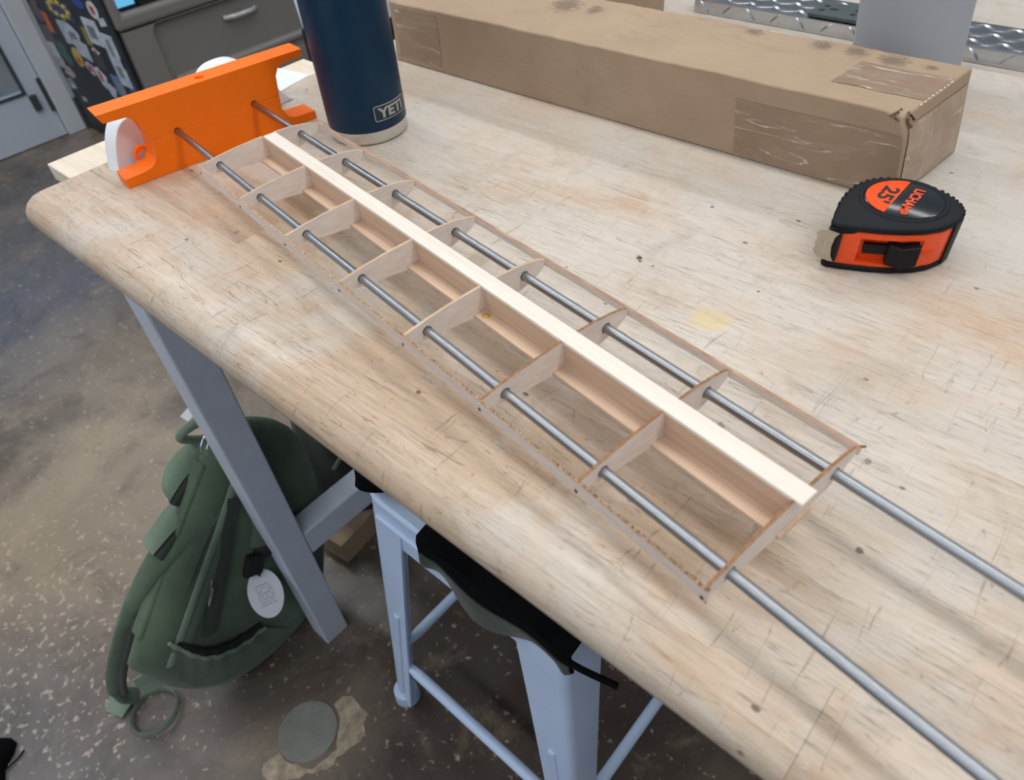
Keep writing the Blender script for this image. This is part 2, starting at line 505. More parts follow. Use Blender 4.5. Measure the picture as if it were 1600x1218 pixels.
def mat_screen():
    k = NT('lit_screen')
    k.color((0.02, 0.05, 0.08))
    k.b.inputs['Emission Color'].default_value = (0.16, 0.52, 0.85, 1)
    k.b.inputs['Emission Strength'].default_value = 0.9
    k.set(Roughness=0.2)
    return k.m


M['screen'] = mat_screen()

# ------------------------------------------------------------------ object helpers


def link(name, me, mat, parent=None, loc=(0, 0, 0), rot=(0, 0, 0)):
    o = bpy.data.objects.new(name, me)
    if mat is not None and not me.materials:
        for m in (mat if isinstance(mat, (list, tuple)) else [mat]):
            me.materials.append(m)
    o.location = loc
    o.rotation_euler = rot
    if parent is not None:
        o.parent = parent
    COL.objects.link(o)
    return o


def bm_mesh(name, bm, smooth=False, angle=None):
    me = bpy.data.meshes.new(name)
    bmesh.ops.recalc_face_normals(bm, faces=bm.faces[:])
    bm.to_mesh(me)
    bm.free()
    if smooth:
        for p in me.polygons:
            p.use_smooth = True
        if angle is not None:
            try:
                me.set_sharp_from_angle(angle=math.radians(angle))
            except Exception:
                pass
    return me


def obj(name, bm, mat, parent=None, smooth=False, angle=35, loc=(0, 0, 0), rot=(0, 0, 0)):
    return link(name, bm_mesh(name, bm, smooth, angle), mat, parent, loc, rot)


def thing(name, label, cat, loc=(0, 0, 0), rotz=0.0, group=None):
    o = bpy.data.objects.new(name, None)
    o.empty_display_size = 0.02
    o.location = loc
    o.rotation_euler = (0, 0, rotz)
    COL.objects.link(o)
    o['label'] = label
    o['category'] = cat
    if group:
        o['group'] = group
    return o


def tag(o, label, cat, group=None):
    o['label'] = label
    o['category'] = cat
    if group:
        o['group'] = group
    return o


def structure(o):
    o['kind'] = 'structure'
    return o


def bevel(o, w, seg=2, ang=40):
    m = o.modifiers.new('bevel', 'BEVEL')
    m.width = w
    m.segments = seg
    m.limit_method = 'ANGLE'
    m.angle_limit = math.radians(ang)
    return o


def box(x0, x1, y0, y1, z0, z1, bm=None):
    bm = bm or bmesh.new()
    v = [bm.verts.new(p) for p in ((x0, y0, z0), (x1, y0, z0), (x1, y1, z0), (x0, y1, z0), (x0, y0, z1), (x1, y0, z1), (x1, y1, z1), (x0, y1, z1))]
    for f in ((0, 3, 2, 1), (4, 5, 6, 7), (0, 1, 5, 4), (1, 2, 6, 5), (2, 3, 7, 6), (3, 0, 4, 7)):
        bm.faces.new([v[i] for i in f])
    return bm


def hexa(pts, bm=None):
    bm = bm or bmesh.new()
    v = [bm.verts.new(p) for p in pts]
    for f in ((0, 3, 2, 1), (4, 5, 6, 7), (0, 1, 5, 4), (1, 2, 6, 5), (2, 3, 7, 6), (3, 0, 4, 7)):
        bm.faces.new([v[i] for i in f])
    return bm


def prism(outline, a0, a1, axis='z', bm=None, holes=()):
    """extrude a closed 2D outline (with optional holes) along an axis; x -> (y,z) outline, y -> (x,z), z -> (x,y)"""
    bm = bm or bmesh.new()

    def put(p, a):
        if axis == 'x':
            return (a, p[0], p[1])
        if axis == 'y':
            return (p[0], a, p[1])
        return (p[0], p[1], a)
    loops = [list(outline)] + [list(h) for h in holes]
    rings = []
    for lp in loops:
        lo = [bm.verts.new(put(p, a0)) for p in lp]
        hi = [bm.verts.new(put(p, a1)) for p in lp]
        rings.append((lo, hi))
        n = len(lp)
        for i in range(n):
            j = (i + 1) % n
            bm.faces.new((lo[i], lo[j], hi[j], hi[i]))
    if not holes:
        bm.faces.new(rings[0][0][::-1])
        bm.faces.new(rings[0][1])
    else:
        for side in (0, 1):
            ed = []
            for r in rings:
                vs = r[side]
                for i in range(len(vs)):
                    e = bm.edges.get((vs[i], vs[(i + 1) % len(vs)]))
                    ed.append(e)
            bmesh.ops.triangle_fill(bm, use_beauty=True, use_dissolve=False, edges=ed)
    return bm


def circle(cx, cy, r, n=24, a0=0.0):
    return [(cx + r * math.cos(a0 + 2 * math.pi * i / n), cy + r * math.sin(a0 + 2 * math.pi * i / n)) for i in range(n)]


def tube(pts, r, n=10, bm=None, closed=False, flat=None):
    """round (or elliptical: flat=(a,b,up)) tube along points; r is a radius or one radius per point"""
    bm = bm or bmesh.new()
    P = [Vector(p) for p in pts]
    N = len(P)
    rings = []
    up0 = Vector(flat[2]) if flat else Vector((0, 0, 1))
    for i in range(N):
        a = P[(i - 1) % N] if (closed or i > 0) else P[i]
        b = P[(i + 1) % N] if (closed or i < N - 1) else P[i]
        d = (b - a).normalized()
        u = up0
        if abs(d.dot(u)) > 0.97:
            u = Vector((1, 0, 0)) if abs(d.x) < 0.9 else Vector((0, 1, 0))
        s = d.cross(u).normalized()
        w = s.cross(d).normalized()
        rr = r[i] if isinstance(r, (list, tuple)) else r
        ra, rb = (flat[0] * rr, flat[1] * rr) if flat else (rr, rr)
        rings.append([bm.verts.new(P[i] + s * (ra * math.cos(2 * math.pi * k / n)) + w * (rb * math.sin(2 * math.pi * k / n))) for k in range(n)])
    m = N if closed else N - 1
    for i in range(m):
        A, B = rings[i], rings[(i + 1) % N]
        for k in range(n):
            bm.faces.new((A[k], A[(k + 1) % n], B[(k + 1) % n], B[k]))
    if not closed:
        bm.faces.new(rings[0][::-1])
        bm.faces.new(rings[-1])
    return bm


def smooth_path(pts, sub=6):
    """Catmull-Rom through points"""
    P = [Vector(p) for p in pts]
    P = [P[0] * 2 - P[1]] + P + [P[-1] * 2 - P[-2]]
    out = []
    for i in range(1, len(P) - 2):
        a, b, c, d = P[i - 1], P[i], P[i + 1], P[i + 2]
        for k in range(sub):
            t = k / sub
            out.append(0.5 * ((2 * b) + (c - a) * t + (2 * a - 5 * b + 4 * c - d) * t * t + (3 * b - a - 3 * c + d) * t ** 3))
    out.append(P[-2])
    return out


def lathe(profile, n=48, bm=None, center=(0, 0)):
    bm = bm or bmesh.new()
    rings = []
    for r, z in profile:
        rings.append([bm.verts.new((center[0] + r * math.cos(2 * math.pi * k / n), center[1] + r * math.sin(2 * math.pi * k / n), z)) for k in range(n)])
    for A, B in zip(rings, rings[1:]):
        for k in range(n):
            bm.faces.new((A[k], A[(k + 1) % n], B[(k + 1) % n], B[k]))
    bm.faces.new(rings[0][::-1])
    bm.faces.new(rings[-1])
    return bm


def text_mesh(body, size, extrude=0.0002, bold=0.0):
    cu = bpy.data.curves.new('text', 'FONT')
    cu.body = body
    cu.size = size
    cu.extrude = extrude
    cu.offset = bold
    cu.align_x = 'CENTER'
    cu.align_y = 'CENTER'
    tmp = bpy.data.objects.new('text', cu)
    COL.objects.link(tmp)
    dg = bpy.context.evaluated_depsgraph_get()
    me = bpy.data.meshes.new_from_object(tmp.evaluated_get(dg))
    bpy.data.objects.remove(tmp, do_unlink=True)
    bpy.data.curves.remove(cu)
    me.materials.clear()
    return me


def sheet(fn, nu, nv, thick=0.0, bm=None):
    bm = bm or bmesh.new()
    g = [[bm.verts.new(fn(i / nu, j / nv)) for j in range(nv + 1)] for i in range(nu + 1)]
    for i in range(nu):
        for j in range(nv):
            bm.faces.new((g[i][j], g[i + 1][j], g[i + 1][j + 1], g[i][j + 1]))
    if thick:
        bmesh.ops.recalc_face_normals(bm, faces=bm.faces[:])
        bmesh.ops.solidify(bm, geom=bm.faces[:], thickness=thick)
    return bm


rng = random.Random(7)
WTH = -0.1496                 # yaw of the wing, stand and rods on the bench

# ------------------------------------------------------------------ room shell
FLOOR = 0.0
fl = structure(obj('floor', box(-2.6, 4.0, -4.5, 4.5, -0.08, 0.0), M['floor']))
obj('drain_cover', lathe([(0.0455, -0.001), (0.0455, 0.0010), (0.0445, 0.0018), (0.0, 0.0018)], 40), M['disc'], fl, True, 35, (0.058, -0.2205, 0.0))


def patch_bm():
    # a crescent of crumbled mortar beside the round cover
    out, inn = [], []
    for i in range(23):
        t = i / 22
        a = math.radians(-100 + t * 190)
        wide = 0.012 + 0.030 * math.exp(-((t - 0.78) / 0.20) ** 2) + 0.022 * math.exp(-((t - 0.10) / 0.16) ** 2)
        rj = 0.049 + wide + rng.uniform(-0.006, 0.006)
        out.append((rj * math.cos(a), rj * math.sin(a)))
        ri = 0.048 + rng.uniform(-0.001, 0.004) + (0.006 if 0.3 < t < 0.6 else 0)
        inn.append((ri * math.cos(a), ri * math.sin(a)))
    return prism(out + inn[::-1], 0.0, 0.0012, 'z')


obj('mortar_patch', patch_bm(), M['patch'], fl, False, 35, (0.058, -0.2205, 0.0))

wall = structure(obj('wall_back', box(-2.6, -2.45, 0.60, 4.0, 0.0, 2.9), M['wall']))
structure(obj('wall_left', box(-2.6, -2.45, -4.5, -0.62, 0.0, 2.9), M['wall']))
structure(obj('baseboard_back', box(-2.45, -2.435, 0.60, 4.0, 0.0, 0.118), M['baseboard']))

# door in the far wall
door = structure(obj('door_1', prism([(-0.55, 0.004), (0.531, 0.004), (0.531, 2.1), (-0.55, 2.1)], -2.50, -2.458, 'x',
                                     holes=[[(-0.44, 0.182), (0.463, 0.182), (0.463, 1.95), (-0.44, 1.95)]]), M['door']))
obj('pane', box(-2.483, -2.477, -0.44, 0.463, 0.182, 1.95), M['glass'], door)
obj('glazing_bead', prism([(-0.44, 0.176), (0.468, 0.176), (0.468, 1.955), (-0.445, 1.955)], -2.458, -2.454, 'x',
                          holes=[[(-0.43, 0.186), (0.456, 0.186), (0.456, 1.945), (-0.43, 1.945)]]), M['hinge'], door)
obj('hinge', box(-2.458, -2.447, 0.519, 0.5345, 0.098, 0.215), M['hinge'], door)
obj('latch', box(-2.458, -2.445, 0.468, 0.492, 0.116, 0.170), M['hinge'], door)
fr = structure(obj('trim_1', prism([(0.534, 0.0), (0.602, 0.0), (0.602, 2.2), (-0.62, 2.2), (-0.62, 0.0), (-0.553, 0.0), (-0.553, 2.11), (0.534, 2.11)], -2.52, -2.443, 'x'), M['door_frame']))
bevel(fr, 0.004)
# the lit corridor behind the glazed door
structure(obj('wall_corridor', box(-4.0, -3.9, -3, 3, 0.0, 2.9), M['wall']))
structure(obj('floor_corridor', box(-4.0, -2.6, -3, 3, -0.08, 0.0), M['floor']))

# ------------------------------------------------------------------ large machine in the background
MX0, MX1, MY0, MY1 = -2.43, -1.78, 0.614, 3.2
mach = thing('equipment_cabinet', 'large taupe equipment cabinet with sticker covered black side and recessed lower door', 'machine', (0, 0, 0))
c = obj('cabinet_body', box(MX0, MX1 - 0.03, MY0 + 0.004, MY1, 0.0, 1.15), M['machine_black'], mach)
bevel(c, 0.006)
sp = obj('side_panel', box(MX0, MX1 - 0.012, MY0 - 0.004, MY0 + 0.004, 0.015, 1.15), M['machine_black'], mach)
# lower front: a frame with a rounded recess
FZ = 0.452
RY0, RY1, RZ0, RZ1 = 0.742, 1.90, 0.262, 0.428


def rounded_rect(y0, y1, z0, z1, r, n=5):
    out = []
    for cx, cy, a in ((y1 - r, z0 + r, -90), (y1 - r, z1 - r, 0), (y0 + r, z1 - r, 90), (y0 + r, z0 + r, 180)):
        for i in range(n + 1):
            t = math.radians(a + 90 * i / n)
            out.append((cx + r * math.cos(t), cy + r * math.sin(t)))
    return out


lf = obj('lower_door', prism([(MY0 + 0.014, 0.03), (MY1, 0.03), (MY1, FZ - 0.004), (MY0 + 0.014, FZ - 0.004)], MX1 - 0.03, MX1, 'x',
                             holes=[rounded_rect(RY0 - 0.022, RY1 + 0.022, RZ0 - 0.03, RZ1 + 0.022, 0.03)]), M['machine'], mach, True, 30)
bevel(lf, 0.008, 3)
obj('recess_panel', prism(rounded_rect(RY0 - 0.022, RY1 + 0.022, RZ0 - 0.03, RZ1 + 0.022, 0.03), MX1 - 0.03, MX1 - 0.018, 'x'), M['machine'], lf)
lip = obj('recess_lip', prism([(MX1 - 0.02, RZ0 + 0.022), (MX1 - 0.004, RZ0 + 0.012), (MX1 - 0.004, RZ0 - 0.002), (MX1 - 0.02, RZ0 - 0.012)], RY0, RY1, 'y'), M['machine'], lf, True, 60)
bevel(lip, 0.004, 3)
hd = obj('handle', tube(smooth_path([(MX1 - 0.016, 0.970, 0.394), (MX1 + 0.004, 0.995, 0.396), (MX1 + 0.010, 1.03, 0.397), (MX1 + 0.004, 1.065, 0.396), (MX1 - 0.016, 1.090, 0.394)], 5), 0.008, 10), M['handle'], lf, True, 60)
# upper front: sloping ledge, frame and dark window with a lit screen
uf = obj('window_frame', prism([(MY0 + 0.006, FZ), (MY1, FZ), (MY1, 1.15), (MY0 + 0.006, 1.15)], MX1 - 0.03, MX1 + 0.004, 'x',
                               holes=[[(0.648, 0.497), (3.1, 0.497), (3.1, 1.08), (0.648, 1.08)]]), M['machine'], mach)
bevel(uf, 0.012, 3)
obj('viewing_window', box(MX1 - 0.032, MX1 - 0.026, 0.64, 3.11, 0.49, 1.09), M['glass_dark'], mach)
obj('touch_screen', box(MX1 - 0.030, MX1 - 0.020, 0.652, 0.708, 0.508, 0.546), M['screen'], mach)
obj('inner_tray', box(MX1 - 0.026, MX1 - 0.018, 0.72, 1.0, 0.497, 0.507), M['gap_black'], mach)
for yy, ww, zz in ((0.80, 0.05, 0.52), (0.90, 0.08, 0.523), (1.05, 0.06, 0.52)):
    obj('indicator_bar', box(MX1 - 0.026, MX1 - 0.019, yy, yy + ww, zz, zz + 0.012), M['hinge'], mach)

# stickers on the black side: one part each; (u = distance along x from the back, z, size, colour, shape, tilt)
STK = {}


def smat(rgb):
    if rgb not in STK:
        STK[rgb] = plain('sticker_%s' % ('ink_%d' % len(STK)), lin(*rgb), 0.45, 0, 0.25, 45)
    return STK[rgb]


def sticker(x, z, w, h, rgb, shape='rect', tilt=0.0, depth=0.0012, marks=()):
    if shape == 'oval':
        ol = [(0.5 * w * math.cos(t), 0.5 * h * math.sin(t)) for t in [2 * math.pi * i / 18 for i in range(18)]]
    elif shape == 'star':
        ol = [((0.5 if i % 2 == 0 else 0.2) * w * math.sin(math.pi * i / 5), (0.5 if i % 2 == 0 else 0.2) * h * math.cos(math.pi * i / 5)) for i in range(10)]
    elif shape == 'blob':
        ol = [((0.5 * w) * (0.8 + 0.25 * math.sin(3 * t + x * 9)) * math.cos(t), (0.5 * h) * (0.85 + 0.2 * math.cos(2 * t + z * 7)) * math.sin(t)) for t in [2 * math.pi * i / 16 for i in range(16)]]
    else:
        ol = [(-w / 2, -h / 2), (w / 2, -h / 2), (w / 2, h / 2), (-w / 2, h / 2)]
    ca, sa = math.cos(tilt), math.sin(tilt)
    ol = [(p[0] * ca - p[1] * sa, p[0] * sa + p[1] * ca) for p in ol]
    s = obj('sticker', prism(ol, 0.0, -depth, 'y'), smat(rgb), mach, loc=(x, MY0 - 0.004, z))
    for (mx, mz, mw, mh, mrgb) in marks:
        q = [(mx - mw / 2, mz - mh / 2), (mx + mw / 2, mz - mh / 2), (mx + mw / 2, mz + mh / 2), (mx - mw / 2, mz + mh / 2)]
        q = [(p[0] * ca - p[1] * sa, p[0] * sa + p[1] * ca) for p in q]
        obj('sticker_print', prism(q, -depth, -depth - 0.0004, 'y'), smat(mrgb), s)
    return s


sticker(-2.156, T + (-0.313), 0.192, 0.058, (52, 58, 110), 'rect', 0.00, 0.0012, [])
sticker(-2.087, T + (-0.313), 0.045, 0.018, (196, 178, 70), 'star', 0.0, 0.004)
sticker(-2.103, T + (-0.299), 0.045, 0.018, (196, 178, 70), 'star', 0.0, 0.004)
sticker(-2.144, T + (-0.292), 0.045, 0.018, (196, 178, 70), 'star', 0.0, 0.004)
sticker(-2.191, T + (-0.295), 0.045, 0.018, (196, 178, 70), 'star', 0.0, 0.004)
sticker(-2.221, T + (-0.306), 0.045, 0.018, (196, 178, 70), 'star', 0.0, 0.004)
sticker(-2.221, T + (-0.320), 0.045, 0.018, (196, 178, 70), 'star', 0.0, 0.004)
sticker(-2.191, T + (-0.331), 0.045, 0.018, (196, 178, 70), 'star', 0.0, 0.004)
sticker(-2.144, T + (-0.334), 0.045, 0.018, (196, 178, 70), 'star', 0.0, 0.004)
sticker(-2.103, T + (-0.326), 0.045, 0.018, (196, 178, 70), 'star', 0.0, 0.004)
sticker(-1.967, T + (-0.269), 0.076, 0.029, (50, 70, 150), 'oval', 0.00, 0.0012, [])
sticker(-1.875, T + (-0.275), 0.064, 0.050, (214, 212, 210), 'oval', 0.00, 0.0017, [(0.0, 0.0, 0.025, 0.022, (170, 70, 60))])
sticker(-1.842, T + (-0.304), 0.043, 0.022, (196, 206, 216), 'rect', 0.20, 0.0022, [])
sticker(-2.317, T + (-0.378), 0.037, 0.063, (190, 100, 50), 'rect', 0.00, 0.0027, [])
sticker(-2.372, T + (-0.348), 0.106, 0.075, (92, 74, 80), 'blob', 0.00, 0.0032, [])
sticker(-2.384, T + (-0.428), 0.091, 0.067, (84, 76, 92), 'rect', 0.10, 0.0012, [])
sticker(-2.188, T + (-0.388), 0.082, 0.074, (170, 180, 192), 'rect', 0.10, 0.0017, [])
sticker(-2.138, T + (-0.404), 0.114, 0.103, (186, 194, 206), 'blob', 0.10, 0.0022, [(0.0, 0.01, 0.057, 0.031, (120, 126, 140))])
sticker(-2.112, T + (-0.431), 0.091, 0.054, (176, 186, 200), 'rect', -0.10, 0.0027, [])
sticker(-1.949, T + (-0.349), 0.093, 0.076, (198, 206, 216), 'rect', 0.00, 0.0032, [(0.0, 0.0, 0.051, 0.038, (112, 124, 140))])
sticker(-2.021, T + (-0.374), 0.038, 0.055, (140, 132, 60), 'rect', 0.00, 0.0012, [])
sticker(-2.302, T + (-0.476), 0.100, 0.085, (40, 92, 88), 'blob', 0.00, 0.0017, [])
sticker(-2.192, T + (-0.469), 0.065, 0.065, (196, 164, 84), 'oval', 0.00, 0.0022, [(0.0, -0.01, 0.033, 0.02, (170, 80, 60))])
sticker(-2.399, T + (-0.492), 0.059, 0.074, (176, 180, 186), 'rect', 0.10, 0.0027, [])
sticker(-2.394, T + (-0.523), 0.072, 0.037, (150, 154, 160), 'rect', 0.00, 0.0032, [])
sticker(-2.351, T + (-0.549), 0.097, 0.047, (170, 150, 150), 'blob', 0.20, 0.0012, [])
sticker(-2.007, T + (-0.420), 0.054, 0.028, (206, 204, 206), 'blob', 0.00, 0.0017, [(0.0, 0.0, 0.027, 0.014, (170, 66, 60))])
sticker(-2.002, T + (-0.449), 0.071, 0.049, (62, 56, 70), 'rect', 0.00, 0.0022, [])
sticker(-1.863, T + (-0.390), 0.075, 0.096, (190, 200, 212), 'rect', 0.00, 0.0027, [(0.0, 0.005, 0.026, 0.058, (128, 138, 124))])
sticker(-1.864, T + (-0.453), 0.077, 0.092, (184, 196, 212), 'rect', 0.00, 0.0032, [(0.0, 0.0, 0.031, 0.037, (120, 128, 120))])
sticker(-2.123, T + (-0.493), 0.075, 0.048, (186, 178, 184), 'blob', 0.10, 0.0012, [(0.0, 0.0, 0.038, 0.019, (160, 84, 84))])
sticker(-2.057, T + (-0.512), 0.079, 0.074, (200, 204, 214), 'blob', 0.00, 0.0017, [(0.0, 0.007, 0.024, 0.037, (180, 96, 80))])
sticker(-2.018, T + (-0.546), 0.073, 0.057, (176, 186, 202), 'blob', 0.10, 0.0022, [])
sticker(-1.940, T + (-0.512), 0.054, 0.064, (92, 124, 156), 'rect', 0.05, 0.0027, [])
sticker(-1.921, T + (-0.529), 0.043, 0.055, (120, 130, 150), 'rect', 0.00, 0.0032, [])
sticker(-1.833, T + (-0.496), 0.051, 0.045, (84, 76, 120), 'rect', 0.00, 0.0012, [])
sticker(-2.333, T + (-0.644), 0.033, 0.015, (170, 174, 180), 'rect', 0.00, 0.0017, [])
sticker(-2.393, T + (-0.599), 0.067, 0.039, (128, 134, 150), 'rect', 0.20, 0.0022, [])
sticker(-2.378, T + (-0.605), 0.033, 0.012, (190, 196, 206), 'oval', 0.00, 0.0027, [])

# ------------------------------------------------------------------ workbench
bench = thing('workbench', 'long maple butcher block workbench with a rounded scratched front edge on pale blue legs', 'workbench', (0, 0, 0))
BX0, BX1, TH = -0.19, 1.45, 0.042
nose_pts = []
for i in range(9):
    a = math.radians(90 + i * 180 / 8)
    nose_pts.append((-0.106 + 0.0245 * math.cos(a), T - 0.021 + 0.021 * math.sin(a)))


def stave(x0, x1, y0, y1):
    e = 0.00004
    bm = box(x0 + e * 0.5, x1 - e * 0.5, y0 + e * 0.5, y1 - e * 0.5, T - TH, T)
    ed = [q for q in bm.edges if all(v.co.z > T - 0.001 for v in q.verts)]
    bmesh.ops.bevel(bm, geom=ed, offset=0.0001, segments=1, affect='EDGES')
    return bm


# front row with the bullnose, from three lengths
xs_n = [BX0, 0.165, 0.62, 1.05, BX1]
for a, b in zip(xs_n, xs_n[1:]):
    obj('nosing', prism([(-0.085, T), *nose_pts, (-0.085, T - TH)], a + 0.0001, b - 0.0001, 'x'), M['bench'], bench, True, 50)
row_w = 0.0445
y = -0.085
ri = 0
while y < 1.15:
    x = BX0
    first = True
    while x < BX1 - 0.001:
        ln = rng.uniform(0.16, 0.5) if first else rng.uniform(0.34, 0.75)
        first = False
        x2 = min(BX1, x + ln)
        if BX1 - x2 < 0.15:
            x2 = BX1
        obj('stave', stave(x, x2, y, y + row_w), M['bench'], bench)
        x = x2
    y += row_w
    ri += 1
BY1 = y
for lx, ly in ((-0.048, -0.092), (1.25, -0.092), (-0.048, 1.07), (1.25, 1.07)):
    o = obj('leg', box(lx - 0.0205, lx + 0.0205, ly - 0.0215, ly + 0.0215, 0.0, T - TH), M['leg'], bench)
    bevel(o, 0.0025, 2)
for lx in (-0.048, 1.25):
    o = obj('stretcher', box(lx - 0.019, lx + 0.019, -0.0705, 1.0485, T - 0.557, T - 0.507), M['leg'], bench)
    bevel(o, 0.003, 2)
    o = obj('apron', box(lx - 0.016, lx + 0.012, -0.0705, 1.0485, T - TH - 0.085, T - TH), M['leg'], bench)
    bevel(o, 0.002, 2)
bo = obj('end_board', box(-0.25, -0.1908, -0.075, 0.268, T - 0.020, T - 0.0015), M['board'], bench)
bevel(bo, 0.0012)

# ------------------------------------------------------------------ orange stand, rods and wing share one frame
wing_frame_loc = (0, 0, T)


def wz(z):
    return z


stand = thing('rod_stand', 'orange 3D printed I shaped stand in two halves gripping both steel rods', 'stand', (0, 0, T), WTH)
SX0, SX1 = -0.131, -0.1037
NL, NR = -0.0275, 0.1125
lower_web = [(-0.0655, 0.0), (0.1475, 0.0), (0.1475, 0.0075), (0.1235, 0.0095), (0.115, 0.0125), (0.1108, 0.0225), (NR, 0.0357), (NL, 0.0357), (-0.0295, 0.0185), (-0.0345, 0.0125), (-0.044, 0.0105), (-0.0655, 0.0095)]


def stand_half(up):
    # seen from the front (+x) as a (y, z) outline with half round rod grooves, extruded in depth
    zc = 0.0365
    grooves = []

    def arc(cy, d):
        pts = []
        for i in range(9):
            t = math.pi * i / 8
            pts.append((cy - d * 0.0034 * math.cos(t), zc - 0.0034 * math.sin(t) * (1 if not up else -1)))
        return pts
    if not up:
        top = [(NR, zc - 0.0002)] + arc(0.0835, -1) + arc(0.0, -1) + [(NL, zc - 0.0002)]
        out = [(-0.0655, 0.0), (0.1475, 0.0), (0.1475, 0.0085), (0.1235, 0.0095), (0.1160, 0.0125), (0.1110, 0.0225)] + top + [(-0.0305, 0.0185), (-0.0355, 0.0130), (-0.045, 0.0108), (-0.0655, 0.0100)]
    else:
        bot = [(NL, zc + 0.0002)] + arc(0.0, 1) + arc(0.0835, 1) + [(NR, zc + 0.0002)]
        out = bot + [(0.1150, 0.0560), (0.1195, 0.0628), (0.1275, 0.0655), (0.1475, 0.0660), (0.1505, 0.0735), (-0.0640, 0.0735), (-0.0610, 0.0650), (-0.0400, 0.0640), (-0.0345, 0.0600), (-0.0318, 0.0560)]
    return out


lo_o = obj('lower_half', prism(stand_half(False), SX0, SX1, 'x'), M['orange'], stand)
bevel(lo_o, 0.0005, 1, 50)
# a real bolt hole sunk into the top flange
cut = obj('cutter', lathe([(0.0046, 0.0675), (0.0046, 0.0800)], 24), M['orange_dark'], None, True, 35, (-0.117, 0.0425, 0.0))
tmp = obj('tmp', prism(stand_half(True), SX0, SX1, 'x'), M['orange'])
bo_ = tmp.modifiers.new('cut', 'BOOLEAN')
bo_.operation = 'DIFFERENCE'
bo_.object = cut
bo_.solver = 'EXACT'
me = bpy.data.meshes.new_from_object(tmp.evaluated_get(bpy.context.evaluated_depsgraph_get()))
bpy.data.objects.remove(tmp, do_unlink=True)
bpy.data.objects.remove(cut, do_unlink=True)
me.name = 'upper_half'
up_o = link('upper_half', me, None, stand)
bevel(up_o, 0.0004, 1, 50)
# rear foot gusset ring
ga = [(-0.0345 + 0.0085 * math.cos(t), 0.0125 + 0.0120 * math.sin(t)) for t in [math.pi * (0.12 + 0.88 * i / 10) for i in range(11)]]
gb = [(-0.0345 + 0.0050 * math.cos(t), 0.0125 + 0.0080 * math.sin(t)) for t in [math.pi * (0.12 + 0.88 * i / 10) for i in range(11)]]
obj('foot_gusset', prism(ga + gb[::-1], -0.137, -0.1312, 'x'), M['orange'], stand)

ROD_R = 0.0032
for i, yy in enumerate((0.0, 0.0835)):
    ze = 0.0365
    bm = tube([(-0.129, yy, ze), (0.93, yy, ze)], ROD_R, 28)
    o = obj('steel_rod', bm, M['rod'], None, True, 40, (0, 0, T), (0, 0, WTH))
    tag(o, ('long bright steel rod threaded through the wing ribs, nearest the bench front edge' if i == 0 else
            'long bright steel rod threaded through the wing ribs, on the cardboard box side'), 'rod')

# ------------------------------------------------------------------ wing frame
wing = thing('wing_frame', 'unfinished wooden model wing skeleton of eight ribs on two steel rods', 'model wing', (0, 0, T), WTH)
XI = [-0.001, 0.0825, 0.1640, 0.2468, 0.3275, 0.4068, 0.4866, 0.5672]
RT = 0.0019
top_curve = [(-0.0164, 0.0425), (0.0, 0.0448), (0.020, 0.0465), (0.0405, 0.0473), (0.0460, 0.0474)]
top_curve2 = [(0.0587, 0.0474), (0.066, 0.0471), (0.075, 0.0466), (0.088, 0.0450), (0.097, 0.0430), (0.1030, 0.0406)]
bot_curve2 = [(0.1030, 0.0362), (0.098, 0.0325), (0.090, 0.0285), (0.079, 0.0262), (0.0645, 0.0254)]
bot_curve1 = [(0.0372, 0.0254), (0.020, 0.0275), (0.0, 0.0302), (-0.0164, 0.0333)]
rib_out = (top_curve + [(0.0460, 0.0456), (0.0587, 0.0456)] + top_curve2 + bot_curve2 + [(0.0645, 0.0282), (0.0372, 0.0282)] + bot_curve1)
for i, x in enumerate(XI):
    bm = prism(rib_out, x - RT / 2, x + RT / 2, 'x', holes=[circle(0.0, 0.0365, 0.0037, 20), circle(0.0835, 0.0365, 0.0037, 20)])
    bm.normal_update()
    bmesh.ops.recalc_face_normals(bm, faces=bm.faces[:])
    for f in bm.faces:
        f.material_index = 0 if abs(f.normal.x) > 0.5 else (1)
        if abs(f.normal.x) < 0.5:
            cy = f.calc_center_median()
            for hy in (0.0, 0.0835):
                if (cy.y - hy) ** 2 + (cy.z - 0.0365) ** 2 < 0.0040 ** 2:
                    f.material_index = 2
    me = bm_mesh('rib', bm)
    for m in (M['rib'], M['burnt_edge'] if i >= 5 else M['rib_edge'], M['dark_hole']):
        me.materials.append(m)
    link('rib', me, None, wing)

# near edge strip with a chipped sawn top
bm = bmesh.new()
nx = 150
prev = None
L0, L1 = -0.0030, 0.5690
rr = random.Random(3)
for i in range(nx + 1):
    x = L0 + (L1 - L0) * i / nx
    zt = 0.0432 - (0.0007 * rr.random() if i % 2 else 0.0)
    ring = [bm.verts.new(p) for p in ((x, -0.0187, 0.0336), (x, -0.0166, 0.0336), (x, -0.0166, zt), (x, -0.0187, zt))]
    if prev:
        for k in range(4):
            f = bm.faces.new((prev[k], prev[(k + 1) % 4], ring[(k + 1) % 4], ring[k]))
            f.material_index = 1 if k == 2 else 0
    else:
        bm.faces.new(ring[::-1])
    prev = ring
bm.faces.new(prev)
o = obj('trailing_strip', bm, [M['strip'], M['chip']], wing)
for x in XI:
    obj('rib_slot', box(x - 0.0010, x + 0.0010, -0.0189, -0.0184, 0.0345, 0.0368), M['dark_hole'], o)
# far edge strip
bm = box(-0.002, 0.5690, 0.1032, 0.1058, 0.0352, 0.0400)
bm.faces.ensure_lookup_table()
bm.faces[1].material_index = 1
o = obj('leading_strip', bm, [M['strip'], M['lead_edge']], wing)
